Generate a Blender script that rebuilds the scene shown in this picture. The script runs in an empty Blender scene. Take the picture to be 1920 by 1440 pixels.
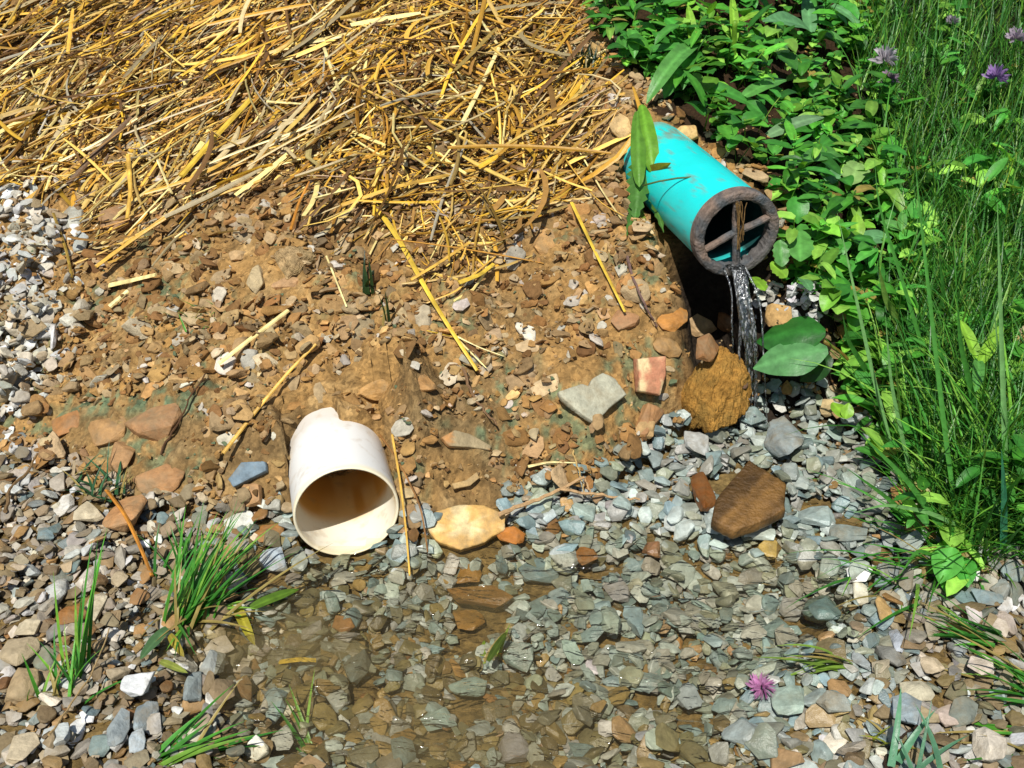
import bpy, bmesh, math, random
import numpy as np
from mathutils import Vector, Matrix
R = np.random.default_rng(7)
random.seed(7)
rad = math.radians
scene = bpy.context.scene
COL = scene.collection

# ------------------------------------------------------------------ camera model
F = 2059.0
CAMZ = 0.765
P = rad(33)
FWD = np.array([0, math.cos(P), -math.sin(P)])
UP = np.array([0, math.sin(P), math.cos(P)])
C0 = np.array([0, 0, CAMZ])

def ray(px, py):
    px = np.asarray(px, float); py = np.asarray(py, float)
    d = np.empty(px.shape + (3,))
    d[..., 0] = (px - 960) / F
    v = (720 - py) / F
    d[..., 1] = FWD[1] + v * UP[1]
    d[..., 2] = FWD[2] + v * UP[2]
    return d

def proj(p):
    q = np.asarray(p, float) - C0
    t = q @ FWD
    return 960 + F * q[..., 0] / t, 720 - F * (q @ UP) / t

def flat_pt(px, py, z=0.0):
    d = ray(px, py)
    t = (z - CAMZ) / d[..., 2]
    return C0 + d * t[..., None]

# ------------------------------------------------------------------ noise
def _h(ix, iy, s):
    n = (ix.astype(np.int64) * 374761393 + iy.astype(np.int64) * 668265263 + s * 974711) & 0xffffffff
    n = ((n ^ (n >> 13)) * 1274126177) & 0xffffffff
    return ((n ^ (n >> 16)) & 0xffff) / 65535.0

def vnoise(x, y, s=0):
    x = np.asarray(x, float); y = np.asarray(y, float)
    ix = np.floor(x); iy = np.floor(y)
    fx = x - ix; fy = y - iy
    fx = fx * fx * fx * (fx * (fx * 6 - 15) + 10); fy = fy * fy * fy * (fy * (fy * 6 - 15) + 10)
    a = _h(ix, iy, s); b = _h(ix + 1, iy, s); c = _h(ix, iy + 1, s); d = _h(ix + 1, iy + 1, s)
    return (a + (b - a) * fx) * (1 - fy) + (c + (d - c) * fx) * fy

def fbm(x, y, sc, o=4, s=0, g=0.5):
    r = 0; a = 1; t = 0
    for k in range(o):
        r = r + a * (vnoise(x / sc + 13.7 * k, y / sc - 7.1 * k, s + k) - .5); t += a
        a *= g; sc *= .5
    return r / t * 2

def sstep(a, b, x):
    t = np.clip((x - a) / (b - a), 0, 1)
    return t * t * (3 - 2 * t)

def in_poly(px, py, poly):
    px = np.asarray(px, float); py = np.asarray(py, float)
    r = np.zeros(px.shape, bool)
    n = len(poly)
    for i in range(n):
        x0, y0 = poly[i]; x1, y1 = poly[(i + 1) % n]
        if y0 == y1: continue
        c = ((y0 > py) != (y1 > py)) & (px < (x1 - x0) * (py - y0) / (y1 - y0) + x0)
        r ^= c
    return r

def seg_dist(px, py, pts, closed=False):
    d = np.full(np.shape(px), 1e9)
    n = len(pts)
    for i in range(n if closed else n - 1):
        x0, y0 = pts[i]; x1, y1 = pts[(i + 1) % n]
        dx, dy = x1 - x0, y1 - y0
        t = np.clip(((px - x0) * dx + (py - y0) * dy) / (dx * dx + dy * dy + 1e-12), 0, 1)
        d = np.minimum(d, np.hypot(px - x0 - t * dx, py - y0 - t * dy))
    return d

def unit(v):
    v = np.asarray(v, float)
    return v / np.linalg.norm(v, axis=-1, keepdims=True)

def lin(r, g, b):
    return np.array([((c / 255 + .055) / 1.055) ** 2.4 if c > 10 else c / 255 / 12.92 for c in (r, g, b)])

# ------------------------------------------------------------------ terrain
W_C = np.array([-0.170, 0.876, 0.038]); W_B = unit([-.235, .965, -.087]); W_R = 0.0545
G_C = np.array([0.2575, 1.150, 0.224]); G_B = unit([-.27, .96, -.025]); G_R = 0.0500

edge_px = [(-600, 790), (0, 840), (130, 905), (250, 965), (420, 985), (550, 985), (690, 1010), (800, 1020), (950, 965),
           (1130, 935), (1230, 865), (1380, 795), (1560, 800), (1640, 870), (1700, 1000), (1755, 1085), (1940, 1090), (2700, 1080)]
edge = [tuple(flat_pt(*p)[:2]) for p in np.array(edge_px, float)]
edge_poly = edge + [(9, 1), (9, 12), (-9, 12), (-9, 1)]
pool_px = [(470, 1080), (640, 1050), (780, 1052), (1000, 1010), (1180, 1000), (1330, 1030), (1500, 1030), (1660, 1120), (1560, 1230), (1420, 1310),
           (1380, 1500), (420, 1500), (430, 1400), (330, 1330), (330, 1215), (430, 1160)]
pool = [tuple(flat_pt(*p)[:2]) for p in np.array(pool_px, float)]

def base_h(x, y):
    s = seg_dist(x, y, edge)
    s = np.where(in_poly(x, y, edge_poly), s, -s)
    A = np.interp(x, [-.7, -.35, -.15, .0, .18, .3, .45, .7], [.03, .045, .06, .06, .13, .15, .08, .05])
    k = np.interp(x, [.2, .5], [.33, .26])
    sp = np.maximum(s, 0)
    bank = A * (1 - np.exp(-sp / .06)) + k * np.minimum(sp, 1.2) + .012
    dp = seg_dist(x, y, pool, True)
    dp = np.where(in_poly(x, y, pool), dp, -dp)
    bed = .012 - .034 * sstep(-.03, .06, dp)
    h = np.where(s > 0, bank, bed)
    # soften the foot of the bank
    return h, s, dp

def plocal(x, y, c, b):
    bx, by = b[:2] / np.hypot(*b[:2])
    dx, dy = x - c[0], y - c[1]
    return dx * bx + dy * by, dx * by - dy * bx       # along, lateral (+ = right)

def terrain(x, y):
    h, s, dp = base_h(x, y)
    bank = sstep(0, .04, s)
    h = h + bank * (.016 * fbm(x, y, .16, 3, 1) + .011 * fbm(x, y, .045, 3, 5) )
    rid = 1 - np.abs(fbm(x, y, .022, 3, 9))
    h = h + (.25 + .75 * bank) * (.008 * (rid - .75) * (1 + .35 * bank) + .0045 * fbm(x, y, .009, 2, 17))
    # white pipe: trench, and soil over its buried end
    a, d = plocal(x, y, W_C, W_B)
    zt = W_C[2] + W_B[2] * a
    m = np.exp(-(np.maximum(np.abs(d) - .045, 0) / .03) ** 2) * sstep(.05, .125, a) * (1 - sstep(.2, .34, a))
    h = np.maximum(h, h * (1 - m) + m * (zt + W_R + .008 + .006 * fbm(x, y, .02, 3, 3)))
    side = sstep(.02, .09, a) * (1 - sstep(.11, .24, a)) * np.exp(-((d - .075) / .03) ** 2)
    h = h + .035 * side
    lim = zt + .12 * W_R + 1.1 * np.maximum(np.abs(d) - W_R, 0) + .045 * np.clip(a / .1, 0, 1) ** 2
    h = np.where((np.abs(d) < W_R + .03) & (a > -.01) & (a < .15), np.minimum(h, lim), h)
    inside = (np.abs(d) < W_R * .97) & (a > -.05) & (a < .150)
    h = np.where(inside, np.minimum(h, zt - W_R - .004 - .004 * (a < 0)), h)
    # turquoise pipe: hollow washed out under its mouth
    a, d = plocal(x, y, G_C, G_B)
    zt = G_C[2] + G_B[2] * a
    m = np.exp(-(np.maximum(np.abs(d) - .03, 0) / .03) ** 2) * sstep(.22, .28, a) * (1 - sstep(.4, .5, a))
    h = np.maximum(h, h * (1 - m) + m * (zt + G_R + .012))
    hol = np.exp(-((d - .002 + .022 * fbm(x, y, .05, 3, 88)) / .046) ** 4) * sstep(-.09, -.03, a) * (1 - sstep(.05, .13, a))
    h = h * (1 - hol) + hol * np.minimum(h, .03)
    lim = zt - .35 * G_R + .9 * np.maximum(np.abs(d) - G_R, 0) + .05 * sstep(.08, .22, a)
    h = np.where((d < 0) & (d > -G_R - .05) & (a > -.03) & (a < .22), np.minimum(h, lim + .004 * fbm(x, y, .02, 3, 93)), h)
    ins = (np.abs(d) < G_R * 1.02) & (a > -.02) & (a < .235)
    h = np.where(ins, np.minimum(h, zt - G_R - .006), h)
    h = h + .05 * np.exp(-((x - .335) / .05) ** 4 - ((y - 1.125) / .032) ** 2)
    return h

GS = .0035
gx = np.arange(-1.0, 1.1, GS); gy = np.arange(.38, 2.0, GS)
def cat_axis(a, lo, hi):
    return np.concatenate([lo, a, hi])
axx = cat_axis(gx, [-30, -14, -7, -4, -2.6, -1.8, -1.35, -1.15, -1.07, -1.03], [1.13, 1.2, 1.3, 1.5, 1.9, 2.6, 4, 7, 14, 30])
axy = cat_axis(gy, [-30, -14, -6, -3, -1.5, -.7, -.2, 0, .15, .25, .32, .355], [2.02, 2.06, 2.12, 2.2, 2.4, 2.8, 3.6, 5, 8, 14, 30])
XX, YY = np.meshgrid(axx, axy)
ZZ = terrain(XX, YY)
i0 = int(np.argmin(abs(axx - gx[0]))); j0 = int(np.argmin(abs(axy - gy[0])))
H = ZZ[j0:j0 + len(gy), i0:i0 + len(gx)].copy()
TOP = H.copy()                                            # running top surface for stacking

def samp(A, x, y):
    fx = np.clip((np.asarray(x, float) - gx[0]) / GS, 0, len(gx) - 1.001)
    fy = np.clip((np.asarray(y, float) - gy[0]) / GS, 0, len(gy) - 1.001)
    i = fx.astype(int); j = fy.astype(int); u = fx - i; v = fy - j
    return (A[j, i] * (1 - u) + A[j, i + 1] * u) * (1 - v) + (A[j + 1, i] * (1 - u) + A[j + 1, i + 1] * u) * v

def ground(x, y): return samp(H, x, y)

def hit(px, py, A=None, lift=0.0):
    A = H if A is None else A
    d = ray(px, py)
    ts = np.linspace(.55, 2.6, 900)
    pts = C0 + d[..., None, :] * ts[:, None]
    below = pts[..., 2] < samp(A, pts[..., 0], pts[..., 1]) + lift
    k = np.argmax(below, axis=-1)
    return C0 + d * ts[k][..., None]

def on_ground(p):
    return p[np.abs(p[:, 2] - ground(p[:, 0], p[:, 1])) < .02]

def gnormal(x, y, e=.012):
    nx = (ground(x - e, y) - ground(x + e, y)) / (2 * e)
    ny = (ground(x, y - e) - ground(x, y + e)) / (2 * e)
    return unit(np.stack([nx, ny, np.ones_like(nx)], -1))

# ------------------------------------------------------------------ mesh helpers
def np_mesh(name, V, Fs, C=None, mat=None, smooth=False):
    me = bpy.data.meshes.new(name)
    V = np.asarray(V, np.float32).reshape(-1, 3)
    if not isinstance(Fs, (list, tuple)): Fs = [Fs]
    Fs = [np.asarray(f, np.int32) for f in Fs if len(f)]
    nl = sum(f.size for f in Fs); nf = sum(len(f) for f in Fs)
    me.vertices.add(len(V)); me.vertices.foreach_set('co', V.ravel())
    me.loops.add(nl); me.polygons.add(nf)
    me.loops.foreach_set('vertex_index', np.concatenate([f.ravel() for f in Fs]))
    st = []; o = 0
    for f in Fs:
        st.append(o + np.arange(len(f)) * f.shape[1]); o += f.size
    me.polygons.foreach_set('loop_start', np.concatenate(st).astype(np.int32))
    me.polygons.foreach_set('use_smooth', np.full(nf, bool(smooth)))
    if C is not None:
        C = np.asarray(C, np.float32)
        a = me.color_attributes.new('col', 'FLOAT_COLOR', 'POINT')
        c4 = np.ones((len(V), 4), np.float32); c4[:, :3] = C if C.ndim == 2 else C[None]
        a.data.foreach_set('color', c4.ravel())
    me.update(calc_edges=True); me.validate()
    if mat: me.materials.append(mat)
    return me

def link(name, me, parent=None, loc=None):
    o = bpy.data.objects.new(name, me); COL.objects.link(o)
    if loc is not None: o.location = loc
    if parent is not None:
        o.parent = parent
    return o

def tag(o, label=None, cat=None, group=None, kind=None):
    if label: o['label'] = label
    if cat: o['category'] = cat
    if group: o['group'] = group
    if kind: o['kind'] = kind
    return o

def empty(name, loc, label, cat, group=None):
    o = bpy.data.objects.new(name, None); COL.objects.link(o); o.location = [float(v) for v in loc]; o.empty_display_size = .02
    return tag(o, label, cat, group)

def thing(name, V, Fs, C, mat, label, cat, group=None, smooth=False, origin=None):
    V = np.asarray(V, float).reshape(-1, 3)
    if origin is None:
        origin = np.array([V[:, 0].mean(), V[:, 1].mean(), V[:, 2].min()])
    o = link(name, np_mesh(name, V - origin, Fs, C, mat, smooth), None, [float(v) for v in origin])
    return tag(o, label, cat, group)

def part(name, V, Fs, C, mat, parent, smooth=False, wpos=None):
    """child mesh; V in world space, parent located at wpos without rotation"""
    V = np.asarray(V, float).reshape(-1, 3)
    base = np.array(wpos if wpos is not None else parent.location)
    org = np.array([V[:, 0].mean(), V[:, 1].mean(), V[:, 2].min()])
    o = link(name, np_mesh(name, V - org, Fs, C, mat, smooth), parent, [float(v) for v in (org - base)])
    return o

# ------------------------------------------------------------------ materials
def new_mat(name):
    m = bpy.data.materials.new(name); m.use_nodes = True
    nt = m.node_tree; nt.nodes.clear()
    out = nt.nodes.new('ShaderNodeOutputMaterial')
    return m, nt, out

def N(nt, typ, **kw):
    n = nt.nodes.new(typ)
    for k, v in kw.items():
        if k.startswith('i_'): n.inputs[k[2:].replace('_', ' ')].default_value = v
        else: setattr(n, k, v)
    return n

def surf_mat(name, rough=.7, mott=.35, msc=60, bump=.4, bsc=220, spec=.35, base=None, coat=0, bdist=.002, dirt=0, dirt_col=(.23, .175, .095)):
    """principled driven by the per-vertex own colour 'col' (or a fixed base) with mottling + bump"""
    m, nt, out = new_mat(name)
    L = nt.links.new
    pr = N(nt, 'ShaderNodeBsdfPrincipled')
    pr.inputs['Roughness'].default_value = rough
    pr.inputs['Specular IOR Level'].default_value = spec
    pr.inputs['Coat Weight'].default_value = coat
    pr.inputs['Coat Roughness'].default_value = .12
    tc = N(nt, 'ShaderNodeNewGeometry')
    if base is None:
        src = N(nt, 'ShaderNodeVertexColor', layer_name='col').outputs['Color']
    else:
        rgb = N(nt, 'ShaderNodeRGB'); rgb.outputs[0].default_value = (*base, 1); src = rgb.outputs[0]
    nz = N(nt, 'ShaderNodeTexNoise'); nz.inputs['Scale'].default_value = msc; nz.inputs['Detail'].default_value = 6; nz.inputs['Roughness'].default_value = .65
    L(tc.outputs['Position'], nz.inputs['Vector'])
    mr = N(nt, 'ShaderNodeMapRange'); mr.inputs['From Min'].default_value = .28; mr.inputs['From Max'].default_value = .72
    mr.inputs['To Min'].default_value = 1 - mott; mr.inputs['To Max'].default_value = 1 + mott
    L(nz.outputs['Fac'], mr.inputs['Value'])
    mx = N(nt, 'ShaderNodeVectorMath', operation='SCALE')
    L(src, mx.inputs[0]); L(mr.outputs[0], mx.inputs['Scale'])
    colsock = mx.outputs[0]
    if dirt:
        nd = N(nt, 'ShaderNodeTexNoise'); nd.inputs['Scale'].default_value = 34; nd.inputs['Detail'].default_value = 7; nd.inputs['Roughness'].default_value = .7
        L(tc.outputs['Position'], nd.inputs['Vector'])
        md = N(nt, 'ShaderNodeMapRange'); md.inputs['From Min'].default_value = .46; md.inputs['From Max'].default_value = .66; md.inputs['To Max'].default_value = dirt
        L(nd.outputs['Fac'], md.inputs['Value'])
        mm = N(nt, 'ShaderNodeMix', data_type='RGBA'); L(md.outputs[0], mm.inputs[0]); L(colsock, mm.inputs[6]); mm.inputs[7].default_value = (*dirt_col, 1)
        colsock = mm.outputs[2]
    L(colsock, pr.inputs['Base Color'])
    nb = N(nt, 'ShaderNodeTexNoise'); nb.inputs['Scale'].default_value = bsc; nb.inputs['Detail'].default_value = 5; nb.inputs['Roughness'].default_value = .6
    L(tc.outputs['Position'], nb.inputs['Vector'])
    b = N(nt, 'ShaderNodeBump'); b.inputs['Strength'].default_value = bump; b.inputs['Distance'].default_value = bdist
    L(nb.outputs['Fac'], b.inputs['Height']); L(b.outputs[0], pr.inputs['Normal'])
    L(pr.outputs[0], out.inputs[0])
    m['pr'] = pr.name
    return m

M_STONE = surf_mat('stone', .66, .34, 90, .65, 260, .35, dirt=.6)
M_WET = surf_mat('wet_stone', .36, .36, 90, .55, 260, .45, dirt=.28, dirt_col=(.2, .15, .07))
M_CLOD = surf_mat('soil_clod', .95, .5, 120, 1.0, 170, .1, bdist=.007, dirt=.5, dirt_col=(.14, .12, .04))
M_STRAW = surf_mat('straw', .42, .22, 130, .3, 500, .45, bdist=.001)
M_TWIG = surf_mat('twig', .7, .3, 200, .5, 500, .3)
M_CRUMB = surf_mat('soil_crumb', .9, .35, 120, .6, 400, .15)
M_SLAB = surf_mat('slab_stone', .5, .4, 45, 1.0, 160, .4, bdist=.004)
M_MOSS = surf_mat('moss', .95, .4, 200, .9, 700, .1)

def leaf_mat(name, rough=.42, trans=.3, spec=.4, vein=0.0, gain=(1.25, 1.15, .5)):
    m, nt, out = new_mat(name); L = nt.links.new
    vc = N(nt, 'ShaderNodeVertexColor', layer_name='col')
    geo = N(nt, 'ShaderNodeNewGeometry')
    nz = N(nt, 'ShaderNodeTexNoise'); nz.inputs['Scale'].default_value = 110; nz.inputs['Detail'].default_value = 4
    L(geo.outputs['Position'], nz.inputs['Vector'])
    mr = N(nt, 'ShaderNodeMapRange'); mr.inputs['From Min'].default_value = .3; mr.inputs['From Max'].default_value = .7
    mr.inputs['To Min'].default_value = .78; mr.inputs['To Max'].default_value = 1.22
    L(nz.outputs['Fac'], mr.inputs['Value'])
    mx = N(nt, 'ShaderNodeVectorMath', operation='SCALE'); L(vc.outputs['Color'], mx.inputs[0]); L(mr.outputs[0], mx.inputs['Scale'])
    pr = N(nt, 'ShaderNodeBsdfPrincipled'); pr.inputs['Roughness'].default_value = rough; pr.inputs['Specular IOR Level'].default_value = spec
    L(mx.outputs[0], pr.inputs['Base Color'])
    tr = N(nt, 'ShaderNodeBsdfTranslucent')
    mg = N(nt, 'ShaderNodeVectorMath', operation='MULTIPLY'); mg.inputs[1].default_value = gain
    L(mx.outputs[0], mg.inputs[0]); L(mg.outputs[0], tr.inputs['Color'])
    nb = N(nt, 'ShaderNodeTexNoise'); nb.inputs['Scale'].default_value = 260; nb.inputs['Detail'].default_value = 3
    L(geo.outputs['Position'], nb.inputs['Vector'])
    b = N(nt, 'ShaderNodeBump'); b.inputs['Strength'].default_value = .35; b.inputs['Distance'].default_value = .0012
    L(nb.outputs['Fac'], b.inputs['Height']); L(b.outputs[0], pr.inputs['Normal'])
    ms = N(nt, 'ShaderNodeMixShader'); ms.inputs[0].default_value = trans
    L(pr.outputs[0], ms.inputs[1]); L(tr.outputs[0], ms.inputs[2]); L(ms.outputs[0], out.inputs[0])
    return m
M_LEAF = leaf_mat('leaf')
M_GRASS = leaf_mat('grass_blade', .4, .28, .45)
M_PETAL = leaf_mat('petal', .6, .35, .2, gain=(1, 1, 1))

def soil_mat():
    m, nt, out = new_mat('soil'); L = nt.links.new
    geo = N(nt, 'ShaderNodeNewGeometry')
    vc = N(nt, 'ShaderNodeVertexColor', layer_name='col')
    def noise(sc, det=6, ro=.6):
        n = N(nt, 'ShaderNodeTexNoise'); n.inputs['Scale'].default_value = sc; n.inputs['Detail'].default_value = det; n.inputs['Roughness'].default_value = ro
        L(geo.outputs['Position'], n.inputs['Vector']); return n
    n1 = noise(35, 8, .7)
    mr = N(nt, 'ShaderNodeMapRange'); mr.inputs['From Min'].default_value = .3; mr.inputs['From Max'].default_value = .7
    mr.inputs['To Min'].default_value = .5; mr.inputs['To Max'].default_value = 1.4
    L(n1.outputs['Fac'], mr.inputs['Value'])
    sc = N(nt, 'ShaderNodeVectorMath', operation='SCALE'); L(vc.outputs['Color'], sc.inputs[0]); L(mr.outputs[0], sc.inputs['Scale'])
    # fine grit of paler grains
    vo = N(nt, 'ShaderNodeTexVoronoi'); vo.inputs['Scale'].default_value = 260
    L(geo.outputs['Position'], vo.inputs['Vector'])
    mxg = N(nt, 'ShaderNodeMix', data_type='RGBA', blend_type='OVERLAY'); mxg.inputs[0].default_value = .35
    bw = N(nt, 'ShaderNodeRGBToBW'); L(vo.outputs['Color'], bw.inputs[0]); L(sc.outputs[0], mxg.inputs[6]); L(bw.outputs[0], mxg.inputs[7])
    hs = N(nt, 'ShaderNodeHueSaturation'); hs.inputs['Saturation'].default_value = 1.0
    L(mxg.outputs[2], hs.inputs['Color'])
    pr = N(nt, 'ShaderNodeBsdfPrincipled'); pr.inputs['Roughness'].default_value = .92; pr.inputs['Specular IOR Level'].default_value = .15
    L(hs.outputs[0], pr.inputs['Base Color'])
    n2 = noise(160, 8, .7)
    vb = N(nt, 'ShaderNodeTexVoronoi'); vb.inputs['Scale'].default_value = 120; L(geo.outputs['Position'], vb.inputs['Vector'])
    ad = N(nt, 'ShaderNodeMath', operation='ADD'); L(n2.outputs['Fac'], ad.inputs[0]); L(vb.outputs['Distance'], ad.inputs[1])
    b = N(nt, 'ShaderNodeBump'); b.inputs['Strength'].default_value = .8; b.inputs['Distance'].default_value = .004
    L(ad.outputs[0], b.inputs['Height']); L(b.outputs[0], pr.inputs['Normal'])
    L(pr.outputs[0], out.inputs[0]); return m
M_SOIL = soil_mat()

# ------------------------------------------------------------------ zones (pixel polygons, only used to decide what covers which patch of ground)
straw_px = [(-500, -300), (1150, -300), (1110, 0), (1055, 130), (1120, 190), (1120, 330), (1040, 400), (960, 440), (900, 520), (770, 540), (690, 460),
            (560, 420), (560, 330), (440, 400), (330, 480), (190, 500), (110, 370), (-500, 350)]
weed_px = [(1125, -400), (1120, 60), (1165, 130), (1230, 215), (1330, 270), (1420, 350), (1475, 420), (1480, 540), (1550, 575), (1580, 680), (1590, 800), (1650, 875),
           (1710, 1010), (1770, 1085), (1940, 1085), (2700, 1070), (2700, -400)]
grass_px = [(1640, -400), (1600, 130), (1640, 330), (1690, 480), (1660, 640), (1650, 800), (1670, 900), (1715, 1010), (1770, 1085), (1940, 1085), (2700, 1070), (2700, -400)]
pale_px = [(-500, 360), (60, 350), (120, 420), (110, 560), (105, 650), (80, 740), (40, 790), (-500, 800)]

# ------------------------------------------------------------------ ground
nx, ny = len(axx), len(axy)
V = np.stack([XX, YY, ZZ], -1).reshape(-1, 3)
idx = np.arange(nx * ny).reshape(ny, nx)
Fq = np.stack([idx[:-1, :-1], idx[:-1, 1:], idx[1:, 1:], idx[1:, :-1]], -1).reshape(-1, 4)
x, y = V[:, 0], V[:, 1]
with np.errstate(all='ignore'):
    qx, qy = proj(V)
_, sS, dP = base_h(x, y)
soil_a = lin(176, 138, 84) * .78; soil_b = lin(150, 122, 80) * .7; soil_c = lin(204, 168, 112) * .8
n = fbm(x, y, .12, 4, 21)[:, None]; n2 = fbm(x, y, .03, 3, 31)[:, None]
col = soil_a + (soil_b - soil_a) * sstep(.0, .5, n) + (soil_c - soil_a) * sstep(.1, .5, n2) * .6
# green dyed mulch residue: small teal patches
g = sstep(-.05, .35, fbm(x, y, .07, 3, 41)) * sstep(-.1, .3, fbm(x, y, .012, 3, 47)) * ((qy > 430) & (qx < 1300))
g2 = np.exp(-(((qx - 210) / 130) ** 2 + ((qy - 755) / 28) ** 2)) + .8 * np.exp(-(((qx - 390) / 60) ** 2 + ((qy - 570) / 30) ** 2))
g = np.clip(g * .72 + g2 * sstep(-.2, .3, fbm(x, y, .012, 3, 53)), 0, .85)[:, None]
col = col * (1 - g) + lin(108, 138, 106) * .7 * g
st = (in_poly(qx, qy, straw_px))[:, None]
col = np.where(st, col * .62 + lin(120, 92, 52) * .22, col)
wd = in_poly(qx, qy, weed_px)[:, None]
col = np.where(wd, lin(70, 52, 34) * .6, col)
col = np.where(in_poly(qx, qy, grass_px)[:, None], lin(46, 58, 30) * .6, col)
bed = (sS < .0)[:, None]
col = np.where(bed, lin(146, 122, 76) * .62 + 0 * col, col)
damp_shade = np.clip(1.3 * np.exp(-((x - .265) / .075) ** 4 - ((y - 1.17) / .11) ** 4) + np.exp(-((x - .36) / .07) ** 4 - ((y - 1.12) / .06) ** 4), 0, 1)[:, None]  # shade under the pipe mouth and big leaf painted into the damp soil
col = col * (1 - damp_shade) + lin(46, 38, 30) * damp_shade
far = (np.abs(x) > 1.2) | (y > 2.1) | (y < .3)
col = np.where(far[:, None], lin(120, 110, 60) * .5, col)
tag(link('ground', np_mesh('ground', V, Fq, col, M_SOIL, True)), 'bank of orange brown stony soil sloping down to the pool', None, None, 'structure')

# ------------------------------------------------------------------ stones
def hull(seed, npts=18, flat=.42, bevel=.1, sub=0, nz=.0):
    rr = np.random.default_rng(seed)
    p = unit(rr.normal(size=(npts, 3)))
    p = np.sign(p) * np.abs(p) ** .8
    p *= (.8 + .3 * rr.random((npts, 1)))
    p[:, 0] *= 1.0 + .35 * rr.random(); p[:, 1] *= .75 + .25 * rr.random(); p[:, 2] *= flat * (.8 + .5 * rr.random())
    bm = bmesh.new()
    vs = [bm.verts.new(q) for q in p]
    bmesh.ops.convex_hull(bm, input=vs)
    bmesh.ops.delete(bm, geom=[v for v in bm.verts if not v.link_faces], context='VERTS')
    bmesh.ops.dissolve_limit(bm, angle_limit=.22, verts=bm.verts[:], edges=bm.edges[:])
    if bevel:
        bmesh.ops.bevel(bm, geom=bm.edges[:], offset=bevel, segments=1 if not sub else 2, affect='EDGES', profile=.6, clamp_overlap=True)
    cs = [v.co.copy() for v in bm.verts]
    bm.free(); bm = bmesh.new()
    vs = [bm.verts.new(q) for q in cs]
    bmesh.ops.convex_hull(bm, input=vs)
    bmesh.ops.delete(bm, geom=[v for v in bm.verts if not v.link_faces], context='VERTS')
    bmesh.ops.recalc_face_normals(bm, faces=bm.faces[:])
    bmesh.ops.triangulate(bm, faces=bm.faces[:])
    for _ in range(sub):
        bmesh.ops.subdivide_edges(bm, edges=bm.edges[:], cuts=1, use_grid_fill=True)
        bmesh.ops.triangulate(bm, faces=bm.faces[:])
    bm.verts.ensure_lookup_table(); bm.normal_update()
    if nz:
        for v in bm.verts:
            c = v.co
            a = float(fbm(c.x + c.z * .7, c.y - c.z * .5, .45, 5 if sub > 2 else 4, seed, .65 if sub > 2 else .5))
            v.co += v.normal * a * nz
    V = np.array([v.co[:] for v in bm.verts]); Fc = np.array([[v.index for v in f.verts] for f in bm.faces])
    bm.free()
    V[:, :2] -= (V[:, :2].max(0) + V[:, :2].min(0)) / 2
    V[:, 2] -= (V[:, 2].max() + V[:, 2].min()) / 2
    V[:, :2] /= np.abs(V[:, :2]).max()
    return V, Fc

PROTO = [hull(100 + i, 16 + i % 7, [.22, .32, .42][i % 3], .07) for i in range(24)]
SMALLP = [hull(400 + i, 12, .45, 0) for i in range(14)]
SMALL = [hull(300 + i, 9, .6, 0) for i in range(10)]

def rot_xyz(yaw, tiltx, tilty):
    cy, sy = math.cos(yaw), math.sin(yaw)
    Rz = np.array([[cy, -sy, 0], [sy, cy, 0], [0, 0, 1]])
    cx, sx = math.cos(tiltx), math.sin(tiltx); ct, s_t = math.cos(tilty), math.sin(tilty)
    Rx = np.array([[1, 0, 0], [0, cx, -sx], [0, sx, cx]]); Ry = np.array([[ct, 0, s_t], [0, 1, 0], [-s_t, 0, ct]])
    return Ry @ Rx @ Rz

def stack(x, y, r, sink=.35, tilt=.25, protos=PROTO, local=True):
    """rest a stone on the running surface TOP; returns world verts + proto index"""
    k = R.integers(len(protos)); Vp, Fp = protos[k]
    i = int((x - gx[0]) / GS); j = int((y - gy[0]) / GS); w = max(1, int(r * .8 / GS))
    if i - w - 2 < 0 or j - w - 2 < 0 or i + w + 2 >= len(gx) or j + w + 2 >= len(gy): return None
    blk = TOP[j - w:j + w + 1, i - w:i + w + 1]
    sxx = (TOP[j, i + w] - TOP[j, i - w]) / (2 * w * GS); syy = (TOP[j + w, i] - TOP[j - w, i]) / (2 * w * GS)
    sxx = max(-.7, min(.7, sxx)); syy = max(-.7, min(.7, syy))
    M = rot_xyz(R.random() * 6.28, math.atan(syy) * .8 + R.normal() * tilt, -math.atan(sxx) * .8 + R.normal() * tilt)
    Vw = (Vp * r) @ M.T
    half = (Vw[:, 2].max() - Vw[:, 2].min()) / 2
    z = np.percentile(blk, 70) + half * (1 - 2 * sink)
    Vw = Vw + [x, y, z]
    w2 = max(1, int(r * .62 / GS))
    jj, ii = np.mgrid[-w2:w2 + 1, -w2:w2 + 1]
    cap = z + half * np.sqrt(np.maximum(0, 1 - (jj ** 2 + ii ** 2) / (w2 + .7) ** 2)) * .85 + (sxx * ii + syy * jj) * GS * .5
    b2 = TOP[j - w2:j + w2 + 1, i - w2:i + w2 + 1]
    np.maximum(b2, cap, out=b2)
    return Vw, Fp

class Acc:
    def __init__(s): s.V = []; s.F = {}; s.C = []; s.n = 0
    def add(s, V, Fs, C):
        V = np.asarray(V).reshape(-1, 3)
        for f in (Fs if isinstance(Fs, list) else [Fs]):
            s.F.setdefault(f.shape[1], []).append(f + s.n)
        s.V.append(V); s.C.append(np.broadcast_to(C, (len(V), 3)) if np.ndim(C) == 1 else C); s.n += len(V)
    def build(s, name, mat, label, smooth=False, kind='stuff', cat=None):
        me = np_mesh(name, np.concatenate(s.V), [np.concatenate(v) for v in s.F.values()], np.concatenate(s.C), mat, smooth)
        return tag(link(name, me), label, cat, None, kind)

def jit(c, s=.15):
    return np.clip(c * (1 + s * R.normal()) * (1 + .022 * R.normal(size=3)), .005, .9)

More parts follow.
